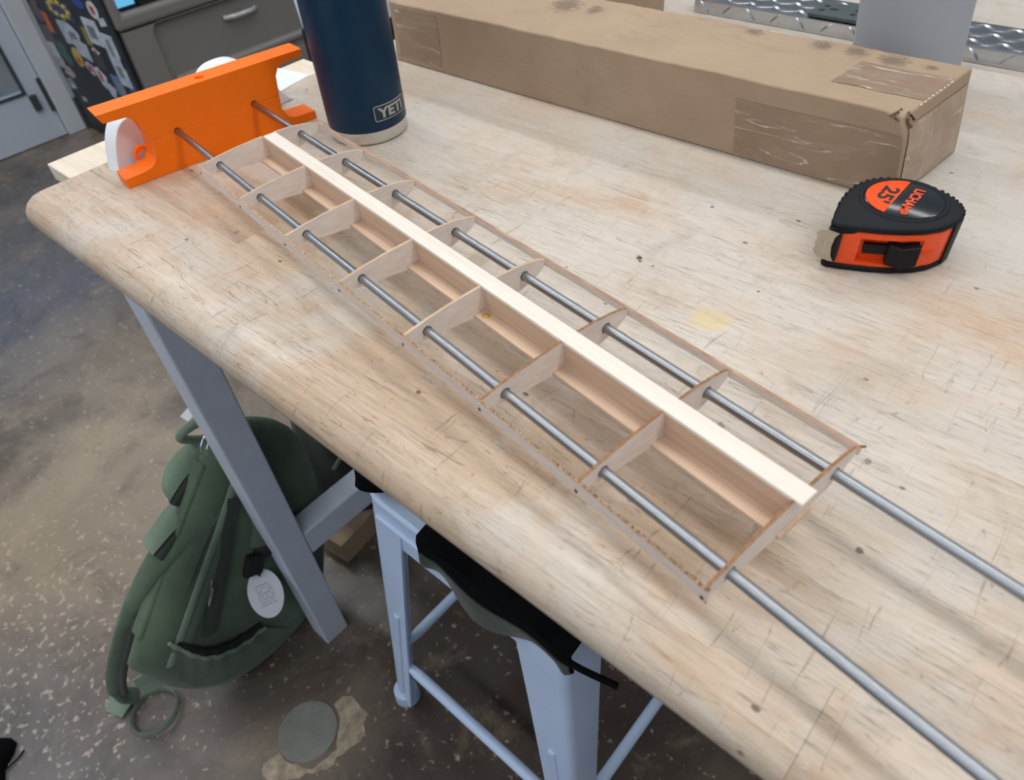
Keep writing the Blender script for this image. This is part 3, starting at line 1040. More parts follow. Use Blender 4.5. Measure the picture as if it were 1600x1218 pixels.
# spar: pale top cap, web panels between the ribs, lower cap
o = obj('top_spar_cap', box(0.0015, 0.5718, 0.0462, 0.0585, 0.0458, 0.0484), M['cap'], wing)
bevel(o, 0.0003, 1)
o['label'] = 'pale bare basswood spar cap'
o = obj('lower_spar_cap', box(-0.001, 0.5700, 0.0375, 0.0642, 0.0252, 0.0280), M['lowcap'], wing)
bevel(o, 0.0004, 1)
for a, b in zip(XI, XI[1:]):
    obj('spar_web', box(a + RT / 2 + 0.0001, b - RT / 2 - 0.0001, 0.0472, 0.0505, 0.0281, 0.0457), M['web'], wing)
for x, y_ in ((0.4075, 0.0458), (0.486, 0.0458), (0.341, 0.0458)):
    obj('glue_blob', lathe([(0.0030, 0.0), (0.0024, 0.0008), (0.0, 0.0011)], 12), M['glue'], wing, True, 60, (x - 0.006, y_ - 0.003, 0.0280))
# splinters at the two near corners of the end rib
for (x, y_, z, l, rz, ry) in ((0.5682, -0.0180, 0.0428, 0.002, 0.5, -0.9), (0.5682, -0.0176, 0.0345, 0.002, -0.6, 0.8), (0.568, 0.1050, 0.0398, 0.003, 0.3, -0.5)):
    obj('splinter', box(0, l, -0.0005, 0.0005, -0.0005, 0.0006), M['burnt_edge'], wing, False, 35, (x, y_, z), (0, ry, rz))

# ------------------------------------------------------------------ insulated bottle
BR = 0.0415
bottle = thing('insulated_bottle', 'tall navy insulated bottle with bare steel base band beside the wing tip', 'bottle', (-0.006, 0.1755, T))
obj('body', lathe([(BR, 0.0137), (BR, 0.205), (BR - 0.003, 0.216), (BR - 0.010, 0.226), (0.026, 0.232), (0.0, 0.232)], 72), M['navy'], bottle, True, 40)
obj('base_band', lathe([(BR - 0.0035, 0.0), (BR - 0.0015, 0.0010), (BR - 0.0003, 0.003), (BR - 0.0003, 0.0137), (0.0, 0.0137)], 72), M['steel_band'], bottle, True, 40)
lid = obj('lid', lathe([(0.027, 0.232), (0.031, 0.234), (0.031, 0.258), (0.029, 0.262), (0.0, 0.262)], 48), M['tm_black'], bottle, True, 40)
obj('lid_handle', tube(smooth_path([(-0.026, 0, 0.258), (-0.024, 0, 0.282), (0, 0, 0.292), (0.024, 0, 0.282), (0.026, 0, 0.258)], 6), 0.006, 10), M['tm_black'], lid, True, 60)


def wrap(me, phi0, zc, r):
    """wrap a flat mesh (x -> angle, y -> height, z -> outwards) round the bottle"""
    for v in me.vertices:
        a = phi0 + v.co.x / r
        rr_ = r + v.co.z
        v.co = Vector((rr_ * math.cos(a), rr_ * math.sin(a), zc + v.co.y))
    me.update()
    return me


def frame_mesh(w, h, r, t, z0, z1, n=5, sub=14):
    """rounded rectangle outline ring as a mesh in the xy plane, sides subdivided for wrapping"""
    def rr(w, h, r):
        pts = []
        base = rounded_rect(-w / 2, w / 2, -h / 2, h / 2, r, n)
        m = len(base)
        for i in range(m):
            a, b = base[i], base[(i + 1) % m]
            d = math.hypot(b[0] - a[0], b[1] - a[1])
            k = sub if d > 0.006 else 1
            for j in range(k):
                pts.append((a[0] + (b[0] - a[0]) * j / k, a[1] + (b[1] - a[1]) * j / k))
        return pts
    A, B = rr(w, h, r), rr(w - 2 * t, h - 2 * t, max(r - t, 0.0003))
    bm = bmesh.new()
    va = [bm.verts.new((p[0], p[1], z1)) for p in A]
    vb = [bm.verts.new((p[0], p[1], z1)) for p in B]
    vc = [bm.verts.new((p[0], p[1], z0)) for p in A]
    N = len(A)
    for i in range(N):
        j = (i + 1) % N
        bm.faces.new((va[i], va[j], vb[j], vb[i]))
        bm.faces.new((vc[i], vc[j], va[j], va[i]))
    return bm_mesh('badge_rim', bm)


PHI = math.radians(3.0)
ZC = 0.0315
bm = bmesh.new()
nb = 20
for s in range(nb):
    pass
bm = sheet(lambda u, v: ((u - 0.5) * 0.0402, (v - 0.5) * 0.0145, 0.0003), 20, 1)
plate = link('badge', wrap(bm_mesh('badge', bm), PHI, ZC, BR), M['badge'], bottle)
link('badge_rim', wrap(frame_mesh(0.0412, 0.0155, 0.0022, 0.0008, 0.0, 0.0008), PHI, ZC, BR), M['badge_line'], bottle)
tm = text_mesh('YETI', 0.0135, 0.0002, 0.0005)
w0 = max(v.co.x for v in tm.vertices) - min(v.co.x for v in tm.vertices)
cx0 = 0.5 * (max(v.co.x for v in tm.vertices) + min(v.co.x for v in tm.vertices))
cy0 = 0.5 * (max(v.co.y for v in tm.vertices) + min(v.co.y for v in tm.vertices))
for v in tm.vertices:
    v.co.x = (v.co.x - cx0) * 0.0335 / w0
    v.co.y = (v.co.y - cy0)
    v.co.z += 0.0006
link('badge_lettering', wrap(tm, PHI, ZC, BR), M['badge_line'], bottle)

# ------------------------------------------------------------------ cardboard box
boxt = thing('cardboard_box', 'long brown taped cardboard box with a crushed corner behind the tape measure', 'box', (0, 0, T))
B = {'nl0': (-0.131, 0.328, 0), 'nr0': (0.486, 0.333, 0), 'fr0': (0.499, 0.4445, 0), 'fl0': (-0.131, 0.4445, 0),
     'nl1': (-0.131, 0.330, 0.0685), 'nr1': (0.4775, 0.327, 0.0745), 'fr1': (0.4895, 0.438, 0.0755), 'fl1': (-0.131, 0.4425, 0.0735)}
BV = {k: Vector(v) for k, v in B.items()}


def tri(u, v, w):
    """trilinear point in the box: u along x, v in depth, w up"""
    a = BV['nl0'].lerp(BV['nr0'], u).lerp(BV['fl0'].lerp(BV['fr0'], u), v)
    b = BV['nl1'].lerp(BV['nr1'], u).lerp(BV['fl1'].lerp(BV['fr1'], u), v)
    return a.lerp(b, w)


def box_pt(u, v, w):
    p = tri(u, v, w)
    n = noise.noise(Vector((u * 9.0, v * 3.0, w * 2.0 + 5))) * 0.0012
    # panels bow a little, edges stay put
    if w > 0.999:
        p.z += n - 0.0022 * math.sin(math.pi * min(1, v)) * math.sin(math.pi * u) + 0.0006 * noise.noise(Vector((u * 40, v * 6, 3)))
    elif v < 0.001:
        p.y += (n + 0.0014 * math.sin(math.pi * w)) * (1 if w > 0.02 else 0.3)
    elif u > 0.999:
        p.x += n + 0.002 * math.sin(math.pi * v) * math.sin(math.pi * w)
    # crushed near right top corner
    d = ((u - 1) * 0.62) ** 2 + (v * 0.11) ** 2 + ((w - 1) * 0.075) ** 2
    k = math.exp(-d / 0.00016)
    p += Vector((-0.0045, 0.0035, -0.0050)) * k
    return p


def box_bm():
    bm = bmesh.new()
    nu, nv, nw = 70, 14, 9
    keyed = {}

    def vert(u, v, w):
        key = (round(u, 4), round(v, 4), round(w, 4))
        if key not in keyed:
            keyed[key] = bm.verts.new(box_pt(u, v, w))
        return keyed[key]

    def face(fn, na, nb_):
        for i in range(na):
            for j in range(nb_):
                bm.faces.new([vert(*fn(a / na, b / nb_)) for a, b in ((i, j), (i + 1, j), (i + 1, j + 1), (i, j + 1))])
    face(lambda a, b: (a, 0, b), nu, nw)
    face(lambda a, b: (a, 1, b), nu, nw)
    face(lambda a, b: (a, b, 1), nu, nv)
    face(lambda a, b: (a, b, 0), nu, nv)
    face(lambda a, b: (1, a, b), nv, nw)
    face(lambda a, b: (0, a, b), nv, nw)
    return bm


o = obj('carton', box_bm(), M['card'], boxt, True, 50)
bevel(o, 0.0015, 2, 50)


def tape_on(fn, nu, nv, mat, name='packing_tape'):
    bm = sheet(fn, nu, nv)
    return obj(name, bm, mat, boxt, True, 60)


def off(p, n, d=0.0004):
    return p + Vector(n) * d


U = lambda x: (x + 0.131) / 0.615
# on the front face: right-hand wrap, left-hand patch
tape_on(lambda a, b: off(box_pt(U(0.337) + (0.998 - U(0.337)) * a, 0.0, 0.04 + 0.70 * b), (0, -1, 0)), 26, 6, M['tape'])
tape_on(lambda a, b: off(box_pt(U(-0.122) + (U(-0.048) - U(-0.122)) * a, 0.0, 0.10 + 0.80 * b), (0, -1, 0)), 12, 6, M['tape'])
# along the top seam at the right end and over the end panel
tape_on(lambda a, b: off(box_pt(U(0.406) + (0.997 - U(0.406)) * a, 0.27 + 0.46 * b, 1.0), (0, 0, 1)), 14, 6, M['tape'])
tape_on(lambda a, b: off(box_pt(1.0, 0.06 + 0.88 * a, 0.05 + 0.80 * b), (1, 0, 0), 0.0008), 10, 8, M['tape_end'])
# torn paper at the crushed corner and the perforated end edge
rr = random.Random(5)
for i in range(9):
    p = box_pt(1.0 - rr.uniform(0, 0.02), rr.uniform(0.0, 0.12), 1 - rr.uniform(0.0, 0.14))
    obj('torn_flap', box(-0.0035, 0.0035, -0.0006, 0.0006, -0.003, 0.003), M['card_in'] if i % 3 else M['gap_black'], boxt, False, 35, p, (rr.uniform(-1, 1), rr.uniform(-1, 1), rr.uniform(0, 3)))
for i in range(9):
    v = 0.20 + i * 0.058
    p = box_pt(0.999, v, 1.0)
    obj('crease_nick', box(-0.0006, 0.0006, -0.0014, 0.0014, -0.0003, 0.0004), M['board'], boxt, False, 35, p, (0, 0.6, rr.uniform(-.3, .3)))

# the brown carton behind it on the left
bx2 = thing('cardboard_carton', 'brown cardboard carton standing behind the long taped box', 'box', (0, 0, T))
o = obj('carton', hexa([(-0.10, 0.50, 0), (0.072, 0.50, 0), (0.072, 0.63, 0), (-0.10, 0.63, 0), (-0.10, 0.50, 0.10), (0.072, 0.50, 0.10), (0.072, 0.63, 0.10), (-0.10, 0.63, 0.10)]), M['card'], bx2)
bevel(o, 0.002)
obj('packing_tape', box(-0.098, 0.070, 0.553, 0.578, 0.1001, 0.1006), M['tape'], bx2)

# ------------------------------------------------------------------ diamond plate raceway with power outlets
dp = thing('tread_plate_raceway', 'bright aluminium diamond plate strip lying across the back of the bench', 'metal strip', (0, 0, T))
DX0, DX1, DY0, DY1, DZ = 0.10, 1.40, 0.658, 0.735, 0.017
o = obj('plate', box(DX0, DX1, DY0, DY1, 0.0, DZ), M['tread'], dp)
bevel(o, 0.0015, 2)


def lug(bm, c, ang, ln, wd, h, up, side):
    """a raised lens shaped tread lug; side/up are unit vectors of the face"""
    up, side = Vector(up), Vector(side)
    oth = up.cross(side)
    d = side * math.cos(ang) + oth * math.sin(ang)
    e = up.cross(d)
    a = [bm.verts.new(Vector(c) + d * (ln * t) + e * (wd * s)) for t, s in ((-0.5, 0), (-0.2, -0.5), (0.2, -0.5), (0.5, 0), (0.2, 0.5), (-0.2, 0.5))]
    t_ = [bm.verts.new(Vector(c) + d * (ln * t) + up * h) for t in (-0.25, 0.25)]
    bm.faces.new((a[0], a[1], t_[0])); bm.faces.new((a[1], a[2], t_[1], t_[0])); bm.faces.new((a[2], a[3], t_[1]))
    bm.faces.new((a[3], a[4], t_[1])); bm.faces.new((a[4], a[5], t_[0], t_[1])); bm.faces.new((a[5], a[0], t_[0]))


bm = bmesh.new()
i = 0
x = DX0 + 0.012
while x < DX1 - 0.012:
    for j in range(3):
        yy = DY0 + 0.014 + j * 0.0245
        for h in (0, 1):
            lug(bm, (x + h * 0.0165, yy, DZ), 0.62 if (j + h) % 2 else -0.62, 0.026, 0.0050, 0.0014, (0, 0, 1), (1, 0, 0))
    lug(bm, (x + 0.004, DY0, 0.0088), 0.75 if i % 2 else -0.75, 0.019, 0.0048, 0.0013, (0, -1, 0), (1, 0, 0))
    x += 0.033
    i += 1
o = obj('tread_lugs', bm, M['tread'], dp, True, 30)
o['kind'] = 'stuff'
out = thing('outlet_strip', 'dark rectangular power outlet plate set on the diamond plate strip', 'outlet', (0.29, 0.682, T + DZ + 0.0012))
o = obj('cover', box(-0.036, 0.036, -0.024, 0.024, 0.0, 0.0045), M['outlet'], out)
bevel(o, 0.001)
for sx in (-0.019, 0.019):
    for (dx, dy, w, h) in ((-0.006, 0.008, 0.003, 0.006), (-0.006, -0.008, 0.003, 0.006), (0.006, 0.0, 0.005, 0.005)):
        obj('socket', box(sx + dx - w, sx + dx + w, dy - h / 2, dy + h / 2, 0.0045, 0.0049), M['outlet_hole'], out)

# ------------------------------------------------------------------ grey cylinder behind the box
cyl = thing('grey_canister', 'plain grey tapered canister standing behind the taped box', 'canister', (0.4145, 0.532, T))
bm = lathe([(0.049, 0.0), (0.0500, 0.002), (0.0500, 0.05), (0.0487, 0.20), (0.0487, 0.24), (0.0465, 0.242), (0.0465, 0.235), (0.0, 0.234)], 64)
for v in bm.verts:
    v.co.x -= 0.10 * v.co.z
obj('shell', bm, M['grey_cyl'], cyl, True, 40)
bm = lathe([(0.0492, 0.236), (0.0505, 0.239), (0.0505, 0.246), (0.0, 0.248)], 64)
for v in bm.verts:
    v.co.x -= 0.10 * v.co.z
obj('rim', bm, M['grey_cyl'], cyl, True, 40)

# ------------------------------------------------------------------ white curved shell behind the stand
prof = [(-0.0420, 0.0), (-0.0400, 0.0060), (-0.0360, 0.0190), (-0.0300, 0.0330), (-0.0215, 0.0440), (-0.0110, 0.0490), (0.0, 0.0465), (0.020, 0.0380), (0.045, 0.0340), (0.070, 0.0440), (0.090, 0.0600), (0.109, 0.0632), (0.127, 0.0600), (0.145, 0.0460), (0.158, 0.0250), (0.170, 0.0080), (0.180, 0.0)]
pp = smooth_path([(0, p[0], p[1]) for p in prof], 4)
bm = prism([(p.y, max(0.0, p.z)) for p in pp], -0.172, -0.148, 'x')
o = obj('white_shell', bm, M['white'], None, True, 40, (0, 0, T))
bevel(o, 0.004, 3, 60)
o2 = obj('flange', hexa([(-0.248, 0.150, 0.0), (-0.176, 0.165, 0.0), (-0.190, 0.2340, 0.0), (-0.254, 0.2240, 0.0), (-0.248, 0.150, 0.0012), (-0.176, 0.165, 0.0012), (-0.190, 0.2340, 0.0012), (-0.254, 0.2240, 0.0012)]), M['white'], o)
tag(o, 'white humped plastic shell with a flat flange behind the orange stand', 'plastic shell')

# ------------------------------------------------------------------ tape measure
tmz = thing('tape_measure', 'orange and black rubber tape measure lying label side up on the bench', 'tape measure', (0, 0, T))
front = [(0.4815, 0.2125), (0.495, 0.2172), (0.510, 0.2238), (0.523, 0.2312), (0.5345, 0.2402), (0.5425, 0.2500), (0.5470, 0.2610)]
rear = [(0.5485, 0.2700), (0.5465, 0.2790), (0.5420, 0.2865), (0.5350, 0.2930), (0.5260, 0.2980), (0.5140, 0.3008), (0.5030, 0.3005), (0.4920, 0.2985), (0.4820, 0.2935), (0.4745, 0.2850), (0.4700, 0.2730), (0.4690, 0.2580), (0.4705, 0.2430), (0.4735, 0.2280), (0.4765, 0.2140)]
outl = front + rear
cxy = Vector((0.509, 0.262))


def inset(pts, d):
    out_ = []
    n = len(pts)
    for i in range(n):
        a, b = Vector(pts[i - 1]), Vector(pts[(i + 1) % n])
        t = (b - a).normalized()
        nrm = Vector((-t.y, t.x))
        out_.append(tuple(Vector(pts[i]) + nrm * d))
    return out_


# orange core with a real recess for the lock, cut with a boolean
core = obj('case', prism(inset(outl, 0.0010), 0.0035, 0.0345, 'z'), M['tm_orange'], None)
dd = Vector((0.8960653, 0.4439222, 0))
nn = Vector((0.4439222, -0.8960653, 0))


def slope(t, z, outw):
    p = Vector((0.4815, 0.2125, 0)) + dd * t + nn * outw
    return Vector((p.x, p.y, z))


cut = obj('cutter', hexa([slope(0.0185, 0.0080, -0.006), slope(0.0610, 0.0075, -0.0045), slope(0.0610, 0.0075, 0.02), slope(0.0185, 0.0080, 0.02),
                          slope(0.0185, 0.0280, -0.006), slope(0.0610, 0.0280, -0.0045), slope(0.0610, 0.0280, 0.02), slope(0.0185, 0.0280, 0.02)]), M['tm_orange_in'])
bevel(core, 0.0032, 4, 50)
bo = core.modifiers.new('cut', 'BOOLEAN')
bo.operation = 'DIFFERENCE'
bo.object = cut
bo.solver = 'EXACT'
dg = bpy.context.evaluated_depsgraph_get()
me = bpy.data.meshes.new_from_object(core.evaluated_get(dg))
bpy.data.objects.remove(core, do_unlink=True)
bpy.data.objects.remove(cut, do_unlink=True)
me.name = 'case'
for p in me.polygons:
    p.use_smooth = True
me.set_sharp_from_angle(angle=math.radians(35))
case = link('case', me, None, tmz)

# black rubber: bottom sheet, top cover with ring, wrap round the back
o = obj('bottom_grip', prism(inset(outl, 0.0004), 0.0, 0.0052, 'z'), M['rubber'], tmz, True, 60)
bevel(o, 0.0016, 2, 50)
o = obj('top_grip', prism(inset(outl, -0.0002), 0.0325, 0.0386, 'z'), M['rubber'], tmz, True, 60)
bevel(o, 0.0030, 3, 50)
# drooping lips of the cover over the orange front: at the hook end and at the right end
o = obj('mouth_lip', hexa([slope(-0.004, 0.0295, -0.004), slope(0.011, 0.0312, -0.004), slope(0.013, 0.0312, 0.0008), slope(-0.0035, 0.0295, 0.0008),
                           slope(-0.004, 0.0345, -0.004), slope(0.018, 0.0345, -0.004), slope(0.018, 0.0345, 0.0008), slope(-0.0035, 0.0345, 0.0008)]), M['rubber'], tmz)
bevel(o, 0.0006)
wrap_out = [front[-1]] + rear[:-1]
wi = inset(outl, 0.0022)
wo = inset(outl, -0.0006)
k0 = len(front) - 1
k1 = len(outl) - 2
band = [wo[i] for i in range(k0, k1 + 1)] + [wi[i] for i in range(k1, k0 - 1, -1)]
o = obj('back_grip', prism(band, 0.0015, 0.0372, 'z'), M['rubber'], tmz, True, 60)
bevel(o, 0.0009, 2, 50)
# grip ridges along the back edge
for i in range(len(rear) * 2 - 6):
    t = 0.6 + i * 0.5
    a = int(t)
    p = Vector(rear[a]).lerp(Vector(rear[min(a + 1, len(rear) - 1)]), t - a)
    q = Vector(rear[min(a + 1, len(rear) - 1)]) - Vector(rear[a])
    ang = math.atan2(q.y, q.x)
    rg = obj('grip_ridge', box(-0.0016, 0.0016, -0.0008, 0.0030, 0.012, 0.0385), M['rubber'], tmz, False, 35, (p.x, p.y, 0), (0, 0, ang))
    bevel(rg, 0.0007, 1)
# label disc: raised ring, dark disc, orange segment, lettering
LC = (0.5070, 0.2690)
LR = 0.0272
obj('label_ring', lathe([(LR + 0.0042, 0.0382), (LR + 0.0034, 0.0395), (LR + 0.0016, 0.0397), (LR + 0.0004, 0.0388), (LR, 0.0382)], 56), M['rubber'], tmz, True, 60, (*LC, 0))
obj('label_disc', lathe([(LR, 0.0380), (LR, 0.0389), (LR - 0.0012, 0.0394), (0.0, 0.0396)], 56), M['label_dark'], tmz, True, 50, (*LC, 0))
xc = 0.5022 - LC[0]
aa = math.acos(xc / (LR - 0.0008))
seg = [((LR - 0.0008) * math.cos(aa + (2 * math.pi - 2 * aa) * i / 24), (LR - 0.0008) * math.sin(aa + (2 * math.pi - 2 * aa) * i / 24)) for i in range(25)]
obj('label_segment', prism(seg, 0.0394, 0.0398, 'z'), M['label_orange'], tmz, False, 35, (*LC, 0))


def flat_text(body, size, width, loc, rz, mat, bold, name):
    m_ = text_mesh(body, size, 0.00012, bold)
    xs_ = [v.co.x for v in m_.vertices]
    ys_ = [v.co.y for v in m_.vertices]
    for v in m_.vertices:
        v.co.x = (v.co.x - 0.5 * (max(xs_) + min(xs_))) * width / (max(xs_) - min(xs_))
        v.co.y = v.co.y - 0.5 * (max(ys_) + min(ys_))
    return link(name, m_, mat, tmz, loc, (0, 0, rz))


flat_text("25'", 0.0150, 0.0250, (0.4952, 0.2680, 0.0399), math.radians(-90), M['print_black'], 0.0004, 'size_lettering')
flat_text('LICHAMP', 0.0098, 0.0400, (0.5125, 0.2672, 0.0398), math.radians(-90), M['print_orange'], 0.00025, 'name_lettering')
# lock slide and its stem in the recess
o = obj('lock_stem', hexa([slope(0.0225, 0.0148, -0.005), slope(0.0405, 0.0148, -0.005), slope(0.0405, 0.0148, -0.0012), slope(0.0225, 0.0148, -0.0012),
                           slope(0.0225, 0.0222, -0.005), slope(0.0405, 0.0222, -0.005), slope(0.0405, 0.0222, -0.0012), slope(0.0225, 0.0222, -0.0012)]), M['tm_black'], tmz)
lk = [(0.0380, 0.0255), (0.0470, 0.0240), (0.0590, 0.0262), (0.0592, 0.0110), (0.0500, 0.0062), (0.0385, 0.0090)]
bm = bmesh.new()
lo_ = [bm.verts.new(slope(t, z, -0.0046)) for t, z in lk]
hi_ = [bm.verts.new(slope(t, z, 0.0048 if 1 <= i <= 4 else 0.0030)) for i, (t, z) in enumerate(lk)]
for i in range(len(lk)):
    j = (i + 1) % len(lk)
    bm.faces.new((lo_[i], lo_[j], hi_[j], hi_[i]))
bm.faces.new(hi_)
bm.faces.new(lo_[::-1])
o = obj('lock_slide', bm, M['tm_black'], tmz)
bevel(o, 0.0008, 2)
o = obj('case_seam', hexa([slope(0.0600, 0.0178, -0.004), slope(0.0700, 0.0178, -0.0065), slope(0.0700, 0.0178, -0.0045), slope(0.0600, 0.0178, -0.0009),
                           slope(0.0600, 0.0180, -0.004), slope(0.0700, 0.0180, -0.0065), slope(0.0700, 0.0180, -0.0045), slope(0.0600, 0.0180, -0.0009)]), M['tm_orange_in'], tmz)
# mouth and hook
o = obj('mouth', box(0.4785, 0.4872, 0.2130, 0.2138, 0.0085, 0.0310), M['gap_black'], tmz)
o.location = (0.0, -0.0012, 0)
hk = [(0.4700, 0.0280), (0.4725, 0.0310), (0.4780, 0.0330), (0.4858, 0.0325), (0.4835, 0.0285), (0.4826, 0.0205), (0.4838, 0.0130), (0.4862, 0.0090), (0.4780, 0.0085), (0.4725, 0.0105), (0.4700, 0.0140), (0.4714, 0.0170), (0.4705, 0.0205), (0.4714, 0.0245)]
o = obj('hook', prism(hk, 0.2095, 0.2107, 'y', holes=[[(0.4765, 0.0180), (0.4777, 0.0180), (0.4777, 0.0250), (0.4765, 0.0250)]]), M['hook'], tmz)
o = obj('blade', box(0.4775, 0.4790, 0.2107, 0.2200, 0.0100, 0.0315), M['hook'], tmz)

# ------------------------------------------------------------------ backpack leaning on the bench leg
bag = thing('backpack', 'olive green backpack on the floor leaning behind the bench leg', 'backpack', (0, 0, T))
side = [(-0.335, -0.575), (-0.325, -0.640), (-0.305, -0.700), (-0.270, -0.752), (-0.220, -0.776), (-0.150, -0.779), (-0.085, -0.752), (-0.040, -0.680), (-0.010, -0.580), (0.005, -0.470), (-0.005, -0.380), (-0.040, -0.335), (-0.080, -0.318), (-0.120, -0.340), (-0.170, -0.392), (-0.230, -0.455), (-0.290, -0.520)]


BXS = [-0.0715, -0.076, -0.084, -0.093, -0.104]
BSC = [0.76, 0.88, 0.96, 1.0, 1.0, 0.96, 0.88, 0.76, 0.58]
side_s = [Vector((0, p.y, p.z)) for p in smooth_path([(0, *p) for p in side + [side[0]]], 3)[:-1]]


def surf_x(y_, z_):
    """x of the bag's near side above the point (y, z)"""
    d = Vector((0, y_ + 0.165, z_ + 0.56))
    best = 1.0
    n = len(side_s)
    for i in range(n):
        a = side_s[i] - Vector((0, -0.165, -0.56))
        b = side_s[(i + 1) % n] - Vector((0, -0.165, -0.56))
        e = b - a
        det = d.y * (-e.z) + d.z * e.y
        if abs(det) < 1e-9:
            continue
        t = (a.y * (-e.z) + a.z * e.y) / det
        u = (d.y * a.z - d.z * a.y) / det
        if t > 0 and -0.001 <= u <= 1.001:
            best = 1.0 / t
            break
    if best <= BSC[0]:
        return BXS[0]
    for k in range(3):
        if best <= BSC[k + 1]:
            f = (best - BSC[k]) / (BSC[k + 1] - BSC[k])
            return BXS[k] + (BXS[k + 1] - BXS[k]) * f
    return BXS[3]


def bag_bm():
    """rounded solid from the side outline, swelling in the middle of its width"""
    bm = bmesh.new()
    ol = [Vector((0, p[0], p[1])) for p in smooth_path([(0, *p) for p in side + [side[0]]], 2)[:-1] and side] if False else [Vector((0, p.y, p.z)) for p in smooth_path([(0, *p) for p in side + [side[0]]], 3)[:-1]]
    ctr = Vector((0, -0.165, -0.56))
    xs_ = [-0.0715, -0.076, -0.084, -0.093, -0.104, -0.118, -0.138, -0.160, -0.180]
    sc = BSC
    rings = []
    for x_, s_ in zip(xs_, sc):
        ring = []
        ctr = Vector((0, -0.165, -0.56)) if x_ > -0.11 else Vector((0, -0.08, -0.62))
        for p in ol:
            q = ctr + (p - ctr) * s_
            w = 0.004 * noise.noise(Vector((x_ * 20, q.y * 18, q.z * 18)))
            ring.append(bm.verts.new((x_ + w * 0.8, q.y + w, max(-0.7795, q.z + w))))
        rings.append(ring)
    n = len(ol)
    for A, B_ in zip(rings, rings[1:]):
        for k in range(n):
            bm.faces.new((A[k], A[(k + 1) % n], B_[(k + 1) % n], B_[k]))
    bm.faces.new(rings[0])
    bm.faces.new(rings[-1][::-1])
    bmesh.ops.triangulate(bm, faces=[f for f in bm.faces if len(f.verts) > 4])
    return bm


o = obj('main_compartment', bag_bm(), M['bag'], bag, True, 80)
# back panel pad along the tilted back
o = obj('back_panel', hexa([(-0.088, -0.300, -0.545), (-0.114, -0.300, -0.545), (-0.114, -0.118, -0.352), (-0.088, -0.118, -0.352),
                            (-0.090, -0.308, -0.535), (-0.112, -0.308, -0.535), (-0.112, -0.126, -0.342), (-0.090, -0.126, -0.342)]), M['bag'], bag)
bevel(o, 0.004, 3)
sp1 = smooth_path([(-0.092, -0.090, -0.385), (-0.092, -0.1271, -0.4071), (-0.097, -0.1748, -0.4237), (-0.106, -0.2282, -0.4506), (-0.125, -0.2783, -0.5049), (-0.15, -0.325, -0.5847), (-0.178, -0.3639, -0.672), (-0.192, -0.378, -0.735), (-0.190, -0.366, -0.762)], 5)
rad = [0.026 - 0.012 * min(1.0, max(0.0, (k - 8) / 12)) for k in range(len(sp1))]
o = obj('shoulder_strap', tube(sp1, rad, 12, None, False, (1.0, 0.62, (0.3, 0.3, 0.9))), M['bag'], bag, True, 60)
obj('strap_binding', tube([p + Vector((0.010, 0.004, -0.006)) for p in sp1[4:34]], 0.0055, 8), M['bag_dark'], o, True, 60)
# wide flat webbing flaps of both shoulder straps, each between two edges
for ea, eb in ((((-0.135, -0.0707, -0.3515), (-0.135, -0.1111, -0.3434), (-0.135, -0.1459, -0.352), (-0.135, -0.1636, -0.3688)), ((-0.115, -0.0913, -0.3708), (-0.115, -0.1232, -0.3588), (-0.115, -0.1503, -0.3651), (-0.115, -0.178, -0.3836))),
               (((-0.125, -0.105, -0.3949), (-0.125, -0.1458, -0.3982), (-0.125, -0.1864, -0.4084), (-0.125, -0.2231, -0.4277)), ((-0.1, -0.1176, -0.4113), (-0.1, -0.1518, -0.4176), (-0.1, -0.1846, -0.4141), (-0.1, -0.2306, -0.4302)))):
    qa, qb = smooth_path(ea, 5), smooth_path(eb, 5)

    def flap(a, b, qa=qa, qb=qb):
        k = min(int(b * (len(qa) - 1) + 0.5), len(qa) - 1)
        p = qa[k].lerp(qb[k], a)
        return p + Vector((0.35, -0.4, 0.85)) * (0.006 * math.sin(math.pi * a))
    o = obj('strap_flap', sheet(flap, 6, len(qa) - 1, 0.006), M['bag_light'], bag, True, 60)
    obj('flap_binding', tube([p + Vector((0.003, 0.002, -0.006)) for p in qb], 0.0075, 8), M['bag_dark'], o, True, 60)
# vertical webbing beside the handle
o = obj('handle_webbing', tube(smooth_path([(-0.098, -0.1098, -0.330), (-0.090, -0.108, -0.365), (-0.088, -0.1085, -0.400)], 5), 0.0075, 8, None, False, (1.0, 0.4, (1, 0, 0))), M['bag_light'], bag, True, 60)
# loose loop of webbing on the floor at the end of the strap
lp = [(-0.150 + 0.037 * math.cos(t), -0.360 + 0.036 * math.sin(t), -0.772 + 0.005 * math.cos(t)) for t in [2 * math.pi * i / 28 for i in range(28)]]
o = obj('webbing_loop', tube(lp, 0.010, 8, None, True, (0.16, 0.75, (0, 0, 1))), M['bag_light'], bag, True, 60)
o = obj('strap_end', hexa([(-0.185, -0.400, -0.777), (-0.215, -0.412, -0.777), (-0.235, -0.392, -0.775), (-0.195, -0.365, -0.770), (-0.185, -0.400, -0.774), (-0.215, -0.412, -0.774), (-0.235, -0.392, -0.772), (-0.195, -0.365, -0.767)]), M['bag_light'], bag)
o = obj('lower_tab', hexa([(-0.098, -0.318, -0.610), (-0.110, -0.345, -0.618), (-0.115, -0.345, -0.670), (-0.104, -0.322, -0.668), (-0.094, -0.318, -0.610), (-0.106, -0.347, -0.616), (-0.111, -0.347, -0.668), (-0.100, -0.322, -0.666)]), M['bag_light'], bag)
# straps, seams and zipper on the side that faces the camera
def on_side(pts, x):
    return [(surf_x(p[0], p[1]) + x, p[0], p[1]) for p in pts]


